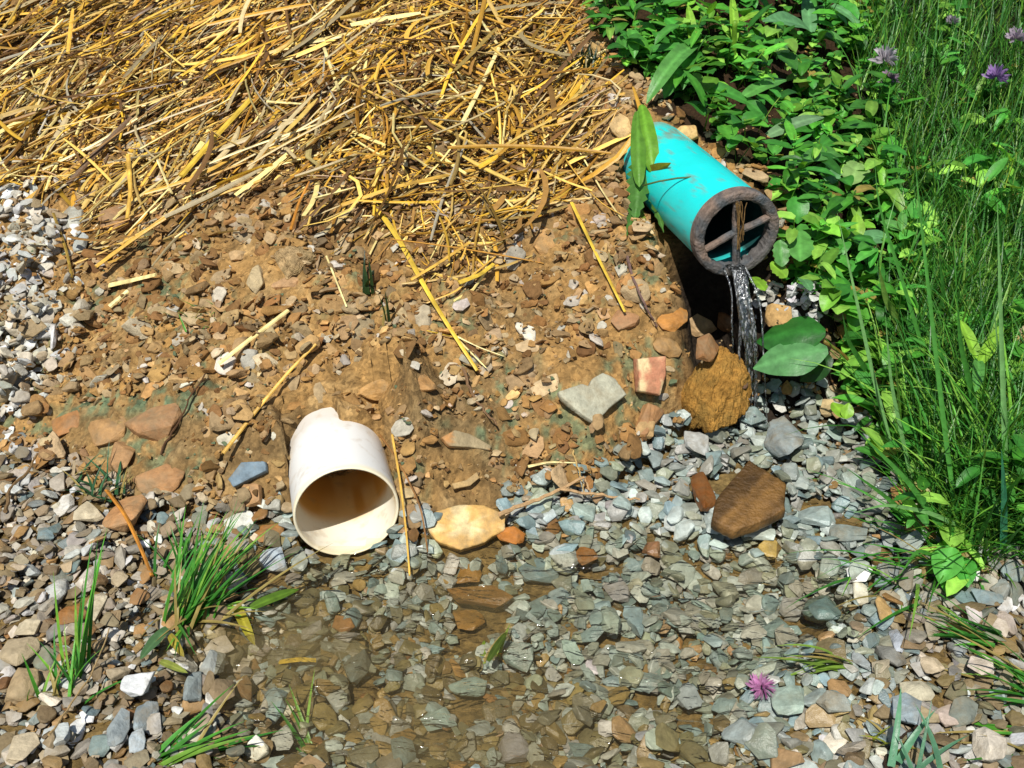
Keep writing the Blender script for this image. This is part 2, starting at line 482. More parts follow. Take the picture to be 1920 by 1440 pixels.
SLATE = [lin(132, 146, 142), lin(118, 136, 138), lin(146, 154, 150), lin(105, 120, 118), lin(148, 148, 142), lin(130, 134, 116), lin(164, 172, 168), lin(140, 138, 130), lin(122, 128, 116)]
OLIVE = [lin(128, 118, 80), lin(140, 122, 76), lin(112, 106, 78), lin(150, 126, 78), lin(120, 116, 94), lin(138, 138, 118), lin(104, 92, 62)]
TAN = [lin(176, 156, 122), lin(196, 180, 150), lin(160, 138, 100), lin(186, 176, 158), lin(206, 198, 182), lin(150, 128, 94)]
PALE = [lin(206, 206, 200), lin(190, 192, 186), lin(222, 222, 216), lin(200, 192, 172), lin(178, 176, 164), lin(212, 204, 182)]
ORANGE = [lin(190, 148, 90), lin(176, 134, 80), lin(204, 166, 110), lin(162, 120, 72), lin(186, 154, 108), lin(174, 142, 100), lin(150, 112, 70), lin(198, 172, 130)]
def pick(L): return L[R.integers(len(L))]

def rock_color(qx, qy):
    r = R.random()
    if qx < 470 + 60 * R.normal():
        if r < .17: return jit(pick(PALE)) * .85
        if r < .68: return jit(pick(TAN)) * R.uniform(.42, .7)
        if r < .86: return jit(pick(ORANGE)) * .58
        return jit(pick(SLATE)) * .75
    if qx > 1640 + 60 * R.normal() and qy > 1080 or (qy > 1350 and qx > 1480):
        if r < .16: return jit(pick(PALE)) * .75
        if r < .55: return jit(pick(TAN)) * [.56, .57, .56]
        if r < .8: return jit(pick(SLATE)) * .85
        return jit(pick(OLIVE)) * .8
    # silt in the deep lower-middle part of the pool
    m = 1 / (1 + math.exp(-((qy - 1170) / 40 - (qx - 900) / 110)))
    m = max(m * .85, math.exp(-((qx - 560) / 190) ** 2 - ((qy - 1220) / 120) ** 2) * .85)
    if r < m * .75: return jit(pick(OLIVE)) * .62
    if r < m * .75 + .03: return jit(pick(ORANGE)) * .5
    return jit(pick(SLATE), .16) * [.78, .79, .76]

# named stones first, so that the gravel packs round them
ROCKS = []
def named_rock(px, py, w, h, rot, col, label, flat=.45, mat=None, sink=.35, npts=20, seed=None, group=None, name='stone', lift=0, rough=.05, sub=2):
    p = hit(np.array(float(px)), np.array(float(py)), TOP)
    t = (p - C0) @ FWD
    seed = seed or (int(px) * 7 + int(py))
    Vp, Fp = hull(seed, npts, flat, .09, sub, rough)
    rx = w / F * t / 2; rayd = unit(p - C0)
    nrm = gnormal(p[0:1], p[1:2], .02)[0]
    inc = max(.45, abs(rayd @ nrm))
    ry = h / F * t / 2 / inc
    rz = (rx + ry) / 2
    c, s = math.cos(rot), math.sin(rot)
    Vr = Vp / np.abs(Vp).max(0)[None] * np.array([1, 1, np.abs(Vp[:, 2]).max()])
    Vr = Vr @ np.array([[c, s, 0], [-s, c, 0], [0, 0, 1]])
    ext = np.abs(Vr[:, :2]).max(0)
    Vr = Vr * np.array([rx / ext[0], ry / ext[1], rz])
    zax = unit(nrm * .8 + np.array([0, 0, .2])); xax = unit(np.cross([0, 1., 0], zax)); yax = np.cross(zax, xax)
    Vw = Vr @ np.stack([xax, yax, zax])
    half = np.abs(Vr[:, 2]).max()
    ctr = p + zax * (half * (1 - 2 * sink) + lift)
    Vw = Vw + ctr
    # register in TOP
    i = int((ctr[0] - gx[0]) / GS); j = int((ctr[1] - gy[0]) / GS)
    wi = max(1, int(rx * .75 / GS)); wj = max(1, int(ry * .75 / GS))
    if 0 < i - wi and i + wi < len(gx) and 0 < j - wj and j + wj < len(gy):
        b = TOP[j - wj:j + wj + 1, i - wi:i + wi + 1]
        jj, ii = np.mgrid[-wj:wj + 1, -wi:wi + 1]
        e = (ii / (wi + .5)) ** 2 + (jj / (wj + .5)) ** 2
        top = ctr[2] + half * .9 - (zax[0] * ii + zax[1] * jj) * GS / zax[2]
        b[e < 1] = np.maximum(b, top)[e < 1]
    C = np.tile(np.asarray(col, float), (len(Vw), 1)) * (1 + .12 * fbm(Vw[:, 0] * 1.0 + Vw[:, 2], Vw[:, 1], .02, 3, seed)[:, None])
    o = thing(name, Vw, Fp, C, mat or M_STONE, label, 'stone', group)
    ROCKS.append((px, py, max(w, h)))
    return o

def slab(pts, thick, col, label, mat=None, lift=.004, name='stone', tilt=(0, 0), seed=3, bands=0, group=None, spots=None):
    """flat stone with a given outline lying on the ground: outline is placed in the tangent plane of the soil there"""
    pts = np.array(pts, float)
    c = pts.mean(0)
    p0 = hit(np.array(c[0]), np.array(c[1]), TOP)
    nrm = gnormal(p0[0:1], p0[1:2], .03)[0]
    nrm = unit(nrm + np.array([tilt[0], tilt[1], 0]))
    p0 = p0 + nrm * (lift + thick * .5)
    # dense outline
    k = 64
    seg = np.linalg.norm(np.roll(pts, -1, 0) - pts, axis=1); cum = np.concatenate([[0], np.cumsum(seg)])
    s = np.linspace(0, cum[-1], k, endpoint=False)
    q = np.concatenate([pts, pts[:1]])
    ox = np.interp(s, cum, q[:, 0]); oy = np.interp(s, cum, q[:, 1])
    rr = np.random.default_rng(seed)
    d = ray(ox, oy); t = ((p0 - C0) @ nrm) / (d @ nrm)
    O = C0 + d * t[:, None]
    ctr = O.mean(0)
    O = ctr + (O - ctr) * (1 + .008 * rr.normal(size=k))[:, None]
    rings = []
    for f, hgt in [(.25, 1), (.5, 1), (.74, 1), (.92, .99), (.978, .94), (.992, .86), (1.0, .6), (1.0, .3), (.95, .05), (.6, 0)]:
        ring = ctr + (O - ctr) * f
        nzv = fbm(ring[:, 0] * 1 + seed, ring[:, 1], .045, 3, seed) * thick * .2 * (hgt > .5)
        rings.append(ring + nrm * ((hgt - .5) * thick + nzv)[:, None])
    V = np.concatenate([ctr[None] + nrm * thick * .5, *rings, ctr[None] - nrm * thick * .5])
    Fq = []; nr = len(rings); a = np.arange(k); bq = (a + 1) % k
    for i in range(nr - 1):
        o1, o2 = 1 + i * k, 1 + (i + 1) * k
        Fq.append(np.stack([o1 + a, o2 + a, o2 + bq, o1 + bq], -1))
    T = [np.stack([np.zeros(k, int), 1 + a, 1 + bq], -1), np.stack([np.full(k, len(V) - 1), 1 + (nr - 1) * k + bq, 1 + (nr - 1) * k + a], -1)]
    C = np.tile(np.asarray(col, float), (len(V), 1))
    if bands:
        u = (V - ctr) @ unit(np.array([.75, -.65, .2]))
        C *= (1 + bands * (vnoise(u / .006, u * 0, seed) - .5) * 1.4)[:, None]
    if spots is not None:
        m = sstep(.1, .35, fbm(V[:, 0], V[:, 1], .018, 3, seed + 3))[:, None]
        C = C * (1 - m) + np.asarray(spots) * m
    px, py = c
    jj, ii = np.mgrid[0:len(gy), 0:len(gx)]
    bx0, bx1 = O[:, 0].min(), O[:, 0].max(); by0, by1 = O[:, 1].min(), O[:, 1].max()
    i0, i1 = int((bx0 - gx[0]) / GS), int((bx1 - gx[0]) / GS) + 1; j0, j1 = int((by0 - gy[0]) / GS), int((by1 - gy[0]) / GS) + 1
    sx, sy = np.meshgrid(gx[i0:i1], gy[j0:j1])
    ins = in_poly(sx, sy, [tuple(v[:2]) for v in O])
    zt = ctr[2] + thick * .4 - ((sx - ctr[0]) * nrm[0] + (sy - ctr[1]) * nrm[1]) / nrm[2]
    b = TOP[j0:j1, i0:i1]; b[ins] = np.maximum(b, zt)[ins]
    ROCKS.append((px, py, np.ptp(pts[:, 0])))
    return thing(name, V, [np.concatenate(Fq), np.concatenate(T)], C, mat or M_STONE, label, 'stone', group, True)

# gravel of the pool and both shores
cand = []
gy_lo, gy_hi = .44, 1.13
n_try = 46000
X = R.uniform(-.95, 1.05, n_try); Y = R.uniform(gy_lo, gy_hi, n_try)
_, s_, dp_ = base_h(X, Y)
ok = s_ < .012
X, Y = X[ok], Y[ok]
rad_ = np.where(R.random(len(X)) < .62, np.clip(np.exp(R.normal(math.log(.0044), .3, len(X))), .0026, .0075), np.clip(np.exp(R.normal(math.log(.0080), .28, len(X))), .0055, .016))
order = np.argsort(rad_ + R.normal(size=len(X)) * .0022)
gravel = Acc(); wet_gravel = Acc(); peb = []
for i in order:
    px, py = proj(np.array([X[i], Y[i], .01]))
    # the left shore is finer and browner
    r = rad_[i] * (1.0 if px > 380 else .82)
    a, d = plocal(X[i], Y[i], W_C, W_B)
    if abs(d) < W_R + .004 and -.012 < a: continue
    res = stack(X[i], Y[i], r, .46, .11, PROTO if r > .0062 else SMALLP)
    if res is None: continue
    c = rock_color(px, py) * (1.32 if 470 < px < 1660 else 1)
    wet = 470 < px < 1660
    peb.append((r, px, py, wet, c, res))

slab([(1045, 737), (1088, 722), (1102, 727), (1108, 712), (1128, 701), (1150, 712), (1173, 742), (1140, 768), (1115, 797), (1084, 776), (1050, 748)],
     .010, lin(186, 184, 160) * .8, 'pale grey heart-shaped flat stone lying on the bare soil', lift=.003, seed=5)
slab([(1190, 673), (1243, 668), (1244, 705), (1234, 742), (1212, 738), (1194, 734)], .016, lin(226, 200, 150) * .85,
     'cream squarish stone with pink mottling right of the heart-shaped stone', lift=.004, seed=8, spots=lin(205, 140, 105) * .8, tilt=(0, -.2))
slab([(798, 992), (815, 962), (858, 948), (905, 950), (947, 968), (946, 998), (922, 1010), (905, 1022), (862, 1035), (818, 1019)],
     .014, lin(222, 176, 100) * .8, 'large flat golden tan stone at the pool edge right of the white pipe', lift=.006, seed=11, spots=lin(232, 206, 150) * .85, tilt=(0, -.15))
slab([(1403, 872), (1432, 890), (1472, 915), (1470, 965), (1420, 990), (1372, 1005), (1332, 985), (1341, 945), (1374, 905)],
     .016, lin(134, 98, 50) * .62, 'big banded brown slab lying on the grey gravel below the spout', mat=M_SLAB, lift=.008, seed=14, bands=.9)
slab([(430, 900), (455, 868), (500, 866), (502, 884), (470, 900), (440, 915)], .010, lin(126, 146, 158) * .75,
     'blue-grey slate chip on the soil left of the white pipe', lift=.002, seed=17)
slab([(872, 902), (893, 886), (898, 897), (880, 912), (850, 918), (846, 908)], .007, lin(214, 178, 118) * .75,
     'small pale flake of stone above the golden tan stone', lift=.003, seed=18)
slab([(826, 822), (850, 808), (878, 815), (920, 838), (918, 846), (876, 840), (840, 838)], .008, lin(176, 158, 120) * .75,
     'long flat grey and tan stone in the soil right of the white pipe', lift=.001, seed=20, spots=lin(206, 150, 90) * .75)
# clod
named_rock(1328, 742, 128, 122, .4, lin(172, 128, 62) * .85, 'big rough brown clod of soil beside the falling water', .8, M_CLOD, .3, 26, 41, name='soil_clod', rough=.16, sub=4)
T_ = [
 (1170, 606, 56, 44, -.6, lin(198, 140, 80) * .7, 'blocky orange stone under the end of a long straw'),
 (1312, 614, 66, 40, -.2, lin(228, 182, 118) * .8, 'bright cream-orange stone at the lip of the washed-out hollow'),
 (1362, 606, 40, 34, .3, lin(176, 112, 40) * .6, 'small rusty stone between the cream-orange stone and the falling water'),
 (1325, 655, 52, 44, .2, lin(178, 118, 50) * .6, 'rust-orange stone behind the brown clod'),
 (1385, 712, 34, 36, .2, lin(96, 58, 42) * .6, 'dark reddish stone splashed by the falling water'),
 (1213, 795, 46, 70, .5, lin(198, 140, 76) * .7, 'upright tan-orange stone left of the brown clod'),
 (1262, 600, 62, 50, .2, lin(196, 136, 66) * .7, 'rounded ochre stone on the soil under the turquoise pipe'),
 (1250, 650, 60, 34, .1, lin(190, 148, 92) * .65, 'sandy brown stone above the cream squarish stone'),
 (1318, 925, 44, 72, .3, lin(150, 92, 40) * .5, 'rust-red stone standing left of the banded brown slab'),
 (704, 727, 66, 48, -.3, lin(202, 156, 92) * .72, 'oval tan stone on the soil behind the white pipe'),
 (790, 722, 60, 40, .5, lin(196, 148, 90) * .7, 'wedge-shaped tan stone with a dark shadow behind the white pipe'),
 (205, 806, 86, 56, .5, lin(186, 144, 92) * .7, 'large tan stone with a dark shaded face on the left soil'),
 (290, 800, 120, 56, -.1, lin(194, 140, 80) * .72, 'wide sandy orange stone half buried in the left soil'),
 (228, 862, 62, 56, -.4, lin(202, 150, 86) * .7, 'rounded orange stone behind the small dark weed'),
 (236, 968, 76, 60, .2, lin(214, 152, 82) * .75, 'bright orange stone between the gravel and the left soil'),
 (300, 905, 110, 54, .1, lin(204, 146, 80) * .7, 'flat orange stone on the slope above the green grass tuft'),
 (130, 795, 70, 40, .4, lin(180, 128, 76) * .68, 'brown wedge stone leaning beside the pale gravel strip'),
 (470, 928, 44, 46, .2, lin(212, 156, 88) * .75, 'small orange stone between the grass tuft and the white pipe'),
 (505, 1002, 60, 38, .2, lin(186, 126, 56) * .65, 'rusty stone left of the mouth of the white pipe'),
 (510, 1054, 66, 54, .2, lin(176, 188, 194) * .85, 'smooth pale blue stone in front of the white pipe'),
 (258, 1287, 58, 46, .1, lin(222, 224, 222) * .9, 'white blocky stone at the left edge of the pool'),
 (345, 1251, 50, 50, .6, lin(212, 214, 210) * .9, 'white rounded stone behind the white blocky stone'),
 (397, 1252, 46, 50, .2, lin(164, 168, 160) * .8, 'light grey stone touching the white rounded stone'),
 (362, 1298, 40, 56, .2, lin(156, 166, 162) * .75, 'upright grey stone right of the white blocky stone'),
 (123, 951, 38, 34, .2, lin(226, 222, 208) * .9, 'small white stone under the orange stone on the left'),
 (170, 966, 60, 32, -.2, lin(206, 192, 160) * .8, 'cream stone right of the small white stone'),
 (103, 1122, 60, 52, .4, lin(198, 200, 192) * .85, 'pale grey stone at the left among brown gravel'),
 (166, 1086, 36, 48, .1, lin(206, 196, 180) * .85, 'pale upright stone beside the tall grass blade on the left'),
 (180, 1140, 42, 54, -.4, lin(218, 206, 176) * .85, 'cream stone at the foot of the tall grass blade on the left'),
 (136, 1156, 60, 40, .6, lin(166, 112, 52) * .6, 'rusty brown stone left of the tall grass blade'),
 (52, 1178, 44, 28, -.3, lin(206, 192, 160) * .8, 'thin cream stone on the far left gravel'),
 (36, 1226, 70, 46, 0, lin(190, 172, 138) * .75, 'wide tan stone at the left border of the photo'),
 (45, 1285, 60, 56, .2, lin(188, 164, 124) * .72, 'rounded tan stone above the bottom left white stones'),
 (145, 1372, 32, 44, .2, lin(220, 220, 214) * .9, 'small white egg-shaped stone in the bottom left gravel'),
 (106, 1384, 54, 40, .2, lin(190, 196, 192) * .85, 'pale grey stone left of the small white egg-shaped stone'),
 (44, 1404, 56, 48, -.2, lin(206, 190, 158) * .8, 'cream pointed stone in the bottom left corner'),
 (275, 1345, 50, 66, .5, lin(150, 164, 168) * .75, 'blue-grey stone in front of the white blocky stone'),
 (225, 1372, 44, 60, -.5, lin(158, 168, 168) * .75, 'tilted grey stone left of the blue-grey stone'),
 (258, 1392, 32, 40, .5, lin(190, 204, 210) * .85, 'small pale blue stone below the blue-grey stone'),
 (517, 1322, 52, 66, .3, lin(150, 172, 172) * .8, 'pale teal stone half out of the brown water'),
 (530, 1385, 44, 40, .3, lin(184, 186, 176) * .8, 'light stone with a grass blade near the bottom of the pool'),
 (878, 1075, 52, 40, .2, lin(186, 136, 62) * .55, 'upper amber stone under the clear water'),
 (900, 1118, 130, 36, .1, lin(170, 122, 58) * .5, 'wide amber slab under the clear water'),
 (880, 1162, 62, 38, .1, lin(174, 128, 60) * .55, 'round amber stone under the water in front of the amber slab'),
 (958, 1006, 64, 36, .3, lin(196, 124, 50) * .65, 'rusty stone touching the right of the golden tan stone'),
 (1098, 1044, 46, 38, .2, lin(156, 104, 44) * .6, 'small brown rounded stone among grey slate chips'),
 (1222, 1032, 38, 34, .2, lin(172, 116, 62) * .6, 'small orange-brown pebble below the twig end'),
 (1444, 1032, 46, 42, .6, lin(188, 158, 84) * .7, 'yellow stone in front of the banded brown slab'),
 (1650, 1048, 36, 32, .2, lin(168, 132, 80) * .62, 'small tan cube of stone near the grass bank'),
 (1470, 825, 76, 64, .9, lin(150, 160, 158) * .75, 'pointed grey stone at the back of the gravel under the dark hollow'),
 (1306, 832, 48, 40, .1, lin(186, 188, 182) * .8, 'pale square stone at the back of the gravel by the brown clod'),
 (1482, 888, 36, 40, -.2, lin(166, 176, 170) * .78, 'rounded pale stone at the upper right of the banded slab'),
 (1530, 970, 78, 44, -.2, lin(168, 184, 178) * .78, 'pale green-grey stone right of the banded slab'),
 (1590, 1000, 78, 30, -.3, lin(140, 150, 142) * .72, 'long olive-grey stone by the grass bank'),
 (1010, 1072, 78, 44, .0, lin(120, 144, 146) * .72, 'flat teal-grey slate near the middle of the pool edge'),
 (1156, 1108, 52, 52, .1, lin(156, 155, 154) * .75, 'grey squarish stone in the middle of the pool'),
 (1146, 1168, 40, 54, .1, lin(166, 182, 170) * .78, 'pale green pointed stone in the middle of the pool'),
 (1190, 1166, 44, 52, .3, lin(146, 170, 176) * .75, 'pale blue stone right of the pale green pointed stone'),
 (1488, 1140, 60, 40, .2, lin(160, 160, 156) * .75, 'speckled grey stone under the water on the right'),
 (1540, 1150, 70, 50, .2, lin(112, 134, 124) * .68, 'dark green slate right of the speckled grey stone'),
 (1480, 1315, 70, 48, .1, lin(158, 176, 160) * .78, 'large pale green stone beside the pink flower head'),
 (1563, 1320, 64, 34, -.2, lin(164, 168, 156) * .75, 'long grey stone right of the large pale green stone'),
 (1572, 1292, 46, 32, .2, lin(196, 150, 84) * .7, 'orange pebble behind the long grey stone'),
 (1700, 1338, 66, 60, .7, lin(150, 164, 168) * .78, 'blue-grey stone in the bottom right gravel'),
 (1720, 1295, 60, 36, .1, lin(200, 192, 164) * .8, 'flat cream stone behind the bottom right blue-grey stone'),
 (1682, 1205, 26, 44, .1, lin(170, 176, 182) * .8, 'small upright blue stone on the right shore'),
 (1825, 1155, 30, 38, .3, lin(206, 196, 190) * .85, 'pale upright pebble on the right shore beside the grass'),
 (1885, 1170, 34, 44, -.3, lin(196, 182, 170) * .8, 'pinkish grey pebble at the right border'),
 (1745, 1250, 48, 34, .3, lin(206, 188, 158) * .8, 'cream stone on the right shore between grass tufts'),
 (1840, 1248, 54, 34, .1, lin(214, 200, 186) * .85, 'pale pink stone under the right grass tuft'),
 (1780, 1345, 56, 40, .2, lin(196, 178, 164) * .78, 'pinkish stone under the bottom right grass tuft'),
 (1850, 1400, 70, 56, .3, lin(206, 196, 178) * .82, 'large pale stone in the bottom right corner'),
 (880, 1290, 80, 34, .35, lin(146, 164, 152) * .72, 'leaf-shaped grey-green stone at the bottom of the pool'),
 (820, 1352, 76, 40, .35, lin(158, 178, 168) * .76, 'long pale green stone at the bottom middle of the pool'),
 (672, 1252, 52, 70, .7, lin(118, 128, 120) * .65, 'dark pointed slate under the brown water'),
 (755, 1380, 56, 44, -.3, lin(168, 130, 66) * .6, 'amber stone at the bottom of the pool left of the long pale green stone'),
 (1210, 1280, 70, 36, -.2, lin(138, 156, 152) * .72, 'flat grey-blue stone in the lower middle of the pool'),
 (1108, 1254, 38, 28, .1, lin(206, 200, 208) * .85, 'tiny bright white pebble in the lower middle of the pool'),
 (960, 1406, 70, 50, .2, lin(166, 164, 166) * .76, 'grey stone at the bottom border below the long pale green stone'),
 (1290, 1310, 48, 56, .2, lin(160, 170, 172) * .78, 'upright pale stone left of the pink flower head'),
 (450, 480, 40, 20, .3, lin(206, 170, 120) * .75, 'sliver of pale stone on the soil below the straw'),
 (480, 525, 34, 50, .6, lin(206, 184, 140) * .78, 'pale leaning stone on the soil left of the grey lump'),
 (536, 530, 56, 22, 0, lin(196, 156, 110) * .72, 'narrow pinkish stone on the soil below the grey lump'),
 (865, 575, 34, 26, .2, lin(206, 192, 180) * .8, 'small pale triangular stone right of the broken straw'),
 (1020, 460, 48, 44, .3, lin(206, 160, 100) * .75, 'tan stone in the soil left of the long leaning straw'),
 (1165, 240, 40, 48, .3, lin(226, 190, 130) * .8, 'cream stone beside the hanging leaf at the back of the turquoise pipe'),
 (1290, 252, 44, 36, .3, lin(226, 186, 120) * .8, 'cream stone above the buried end of the turquoise pipe'),
 (222, 415, 70, 50, .4, lin(196, 146, 90) * .7, 'orange boulder-like stone below the left straw'),
 (140, 410, 46, 40, -.3, lin(190, 190, 176) * .8, 'grey stone at the edge of the pale gravel strip'),
 (30, 715, 60, 66, .3, lin(186, 188, 178) * .8, 'large pale stone low in the left gravel strip'),
 (88, 672, 34, 34, .2, lin(214, 206, 180) * .85, 'cream stone at the right edge of the left gravel strip'),
 (76, 600, 50, 50, .3, lin(176, 182, 182) * .8, 'blue-grey stone in the left gravel strip'),
 (625, 748, 34, 18, 0, lin(170, 166, 160) * .75, 'grey chip lying on the broken end of the white pipe'),
 (1540, 1415, 44, 40, .2, lin(150, 166, 160) * .75, 'grey-green stone at the bottom border below the long grey stone'),
]
for (px, py, w, h, rt, c, lab) in T_:
    if 'orange' in lab: c = .9 * (c * .84 + c.mean() * .16)
    wet = (540 < px < 1500 and py > 1045) or (1200 < px < 1560 and py > 880)
    named_rock(px, py, w, h, rt, c, lab, .2 if 'amber' in lab else .36 if w > 1.4 * h else .5, M_WET if wet else M_STONE, .55 if 'amber' in lab else .36)


# drop gravel that a named stone now covers; the most conspicuous loose pebbles become things of their own
LM = [(650, 1000, 'white pipe mouth'), (875, 990, 'golden tan stone'), (1400, 935, 'banded brown slab'), (1430, 1285, 'pink flower head'), (370, 1110, 'leaning grass tuft'),
      (1330, 760, 'brown clod'), (258, 1287, 'white blocky stone'), (900, 1120, 'sunken amber slab'), (580, 1237, 'yellow straw in the water'), (510, 1055, 'smooth pale blue stone'),
      (1720, 1060, 'grass bank foot'), (1156, 1108, 'grey squarish stone'), (1480, 1315, 'large pale green stone'), (820, 1352, 'long pale green stone'), (1010, 1072, 'flat teal-grey slate'),
      (1210, 1280, 'flat grey-blue stone'), (517, 1322, 'pale teal stone'), (1540, 1150, 'dark green slate'), (1470, 825, 'pointed grey stone'), (1700, 1338, 'bottom right blue-grey stone')]
def colour_name(c):
    r, g, b = c; l = (r + g + b) / 3
    sat = (r - b) / l
    tone = 'pale' if l > .34 else 'mid' if l > .17 else 'dark'
    if sat > 1.0: hue = 'orange-brown'
    elif sat > .5: hue = 'olive-brown' if g > r * .8 else 'brown'
    elif sat > .2: hue = 'tan' if r > g * 1.02 else 'khaki grey'
    elif sat > .02: hue = 'warm grey'
    else: hue = 'greenish grey' if g > b * 1.02 else 'blue-grey'
    return tone + ' ' + hue
def pebble_label(px, py, r, c, V):
    e = np.ptp(V[:, 0]) / max(1e-6, np.ptp(V[:, 1]))
    shape = 'broad' if e > 1.25 else 'long upright' if e < .8 else 'blocky'
    lx, ly, ln = min(LM, key=lambda m: (m[0] - px) ** 2 + (m[1] - py) ** 2)
    dx, dy = px - lx, py - ly
    dist = 'just ' if math.hypot(dx, dy) < 75 else ''
    ang = math.degrees(math.atan2(-dy, dx)) % 360
    rel = ['right of', 'behind and right of', 'behind', 'behind and left of', 'left of', 'in front and left of', 'in front of', 'in front and right of'][int((ang + 22.5) // 45) % 8]
    return f'{colour_name(c)} {shape} pebble {dist}{rel} the {ln}'
used = set(); placed = []; n_ind = 0
for k, (r, px, py, wet, c, res) in enumerate(reversed(peb)):
    Vw, Fp = res
    if any(abs(px - qx_) < w_ * .42 and abs(py - qy_) < w_ * .34 for qx_, qy_, w_ in ROCKS): continue
    ax_, ay_ = proj(Vw.mean(0))
    done = False
    if n_ind < 150 and r > .0095 and 10 < ax_ < 1910 and 40 < ay_ < 1430 and all((ax_ - u) ** 2 + (ay_ - v) ** 2 > 30 ** 2 for u, v in placed):
        lab = pebble_label(ax_, ay_, r, c, Vw)
        if lab not in used and len(lab.replace('-', ' ').split()) <= 16:
            used.add(lab); placed.append((ax_, ay_)); n_ind += 1; done = True
            thing('pebble', Vw, Fp, c, M_WET if wet else M_STONE, lab, 'pebble', 'larger pebbles among the gravel')
    if not done:
        (wet_gravel if wet else gravel).add(Vw, Fp, c)
wet_gravel.build('wet_gravel', M_WET, 'wet grey and brown slate gravel in the shallow pool')
gravel.build('shore_gravel', M_STONE, 'loose tan and pale gravel on the shores of the pool')

# pale gravel strip on the left of the bank + white gravel under the spout
pale = Acc()
n = 2600
qx_ = R.uniform(-420, 190, n); qy_ = R.uniform(330, 810, n)
keep = in_poly(qx_, qy_, pale_px) | (in_poly(qx_ - 50, qy_, pale_px) & (R.random(n) < .2))
pts = hit(qx_[keep], qy_[keep])
for p, yy in zip(pts, qy_[keep]):
    r = np.clip(math.exp(R.normal(math.log(.0068), .42)), .003, .016)
    res = stack(p[0], p[1], r, .3, .4)
    if res: pale.add(res[0], res[1], jit(pick(PALE) if R.random() < .8 else pick(TAN), .12) * .86)
pale.build('pale_gravel', M_STONE, 'strip of pale grey crushed gravel down the left side of the bank')
white = Acc()
n = 90
for p in hit(R.uniform(1395, 1535, n), R.uniform(576, 612, n)):
    r = np.clip(math.exp(R.normal(math.log(.0055), .3)), .003, .009)
    res = stack(p[0], p[1], r, .3, .4)
    if res: white.add(res[0], res[1], jit(lin(206, 206, 202), .1) * .8)
white.build('white_gravel', M_STONE, 'patch of bright white gravel beside the falling water')

# soil stones and crumbs on the bank
soilst = Acc()
n = 13000
X = R.uniform(-1.0, .55, n); Y = R.uniform(.8, 1.75, n)
_, s_, _ = base_h(X, Y)
Z = ground(X, Y); qx_, qy_ = proj(np.stack([X, Y, Z], -1))
keep = (s_ > -.01) & ~in_poly(qx_ - 30, qy_ + 10, weed_px)
for x_, y_, u, v in zip(X[keep], Y[keep], qx_[keep], qy_[keep]):
    instraw = in_poly(u, v, straw_px)
    r = np.clip(math.exp(R.normal(math.log(.0062), .5)), .0025, .017)
    if instraw: r *= .7
    if in_poly(u, v, pale_px): continue
    a, d = plocal(x_, y_, W_C, W_B)
    if abs(d) < W_R + r and -.02 < a < .165: continue
    a, d = plocal(x_, y_, G_C, G_B)
    if abs(d) < G_R + r and -.03 < a < .24: continue
    if 1385 < u < 1560 and 535 < v < 625: continue
    if any(abs(u - qx2) < w2 * .5 + 1100 * r and abs(v - qy2) < w2 * .44 + 1000 * r for qx2, qy2, w2 in ROCKS): continue
    res = stack(x_, y_, r, .52, .35)
    if res is None: continue
    c = jit(pick(ORANGE), .16) * (.62 if R.random() < .7 else .8)
    t_ = R.random()
    if t_ < .22: c = jit(pick(TAN)) * .82
    elif t_ < .13: c = jit(lin(142, 142, 108)) * .7
    soilst.add(res[0], res[1], c)
soilst.build('soil_stones', M_CRUMB, 'small orange and brown stone chips bedded in the bare soil')
crumb = Acc()
n = 16000
X = R.uniform(-1.0, .6, n); Y = R.uniform(.8, 1.8, n)
_, s_, _ = base_h(X, Y); Z = samp(TOP, X, Y)
qx_, qy_ = proj(np.stack([X, Y, Z], -1))
keep = (s_ > -.004) & (~in_poly(qx_, qy_, weed_px) | (R.random(n) < .25))
X, Y, Z = X[keep], Y[keep], Z[keep]
r = np.clip(np.exp(R.normal(math.log(.0021), .4, len(X))), .001, .0055)
al, dl = plocal(X, Y, W_C, W_B); ag, dg = plocal(X, Y, G_C, G_B)
onrock = np.zeros(len(X), bool)
ux_, vy_ = proj(np.stack([X, Y, Z], -1))
for qx2, qy2, w2 in ROCKS: onrock |= (np.abs(ux_ - qx2) < w2 * .46) & (np.abs(vy_ - qy2) < w2 * .4)
okk = ~onrock & ~((np.abs(dl) < W_R + .006) & (al > -.02) & (al < .165)) & ~((np.abs(dg) < G_R + .006) & (ag > -.04) & (ag < .24))
for k, (Vp, Fp) in enumerate(SMALL):
    s_ = np.where(okk & (np.arange(len(X)) % len(SMALL) == k))[0]
    yaw = R.random(len(s_)) * 6.28
    c, s = np.cos(yaw), np.sin(yaw)
    Vx = Vp[None, :, 0] * c[:, None] - Vp[None, :, 1] * s[:, None]; Vy = Vp[None, :, 0] * s[:, None] + Vp[None, :, 1] * c[:, None]
    VV = np.stack([Vx, Vy, np.broadcast_to(Vp[None, :, 2], Vx.shape)], -1) * r[s_][:, None, None] + np.stack([X[s_], Y[s_], Z[s_] + r[s_] * .3], -1)[:, None]
    FF = (Fp[None] + (np.arange(len(s_)) * len(Vp))[:, None, None]).reshape(-1, 3)
    cc = np.stack([pick(ORANGE) for _ in s_]) * R.uniform(.4, .8, (len(s_), 1))
    gm = R.random(len(s_)) < .06; cc[gm] = lin(122, 138, 104) * .6
    crumb.add(VV, FF, np.repeat(cc, len(Vp), 0))
crumb.build('soil_crumbs', M_CRUMB, 'fine crumbs of orange brown soil over the bank')

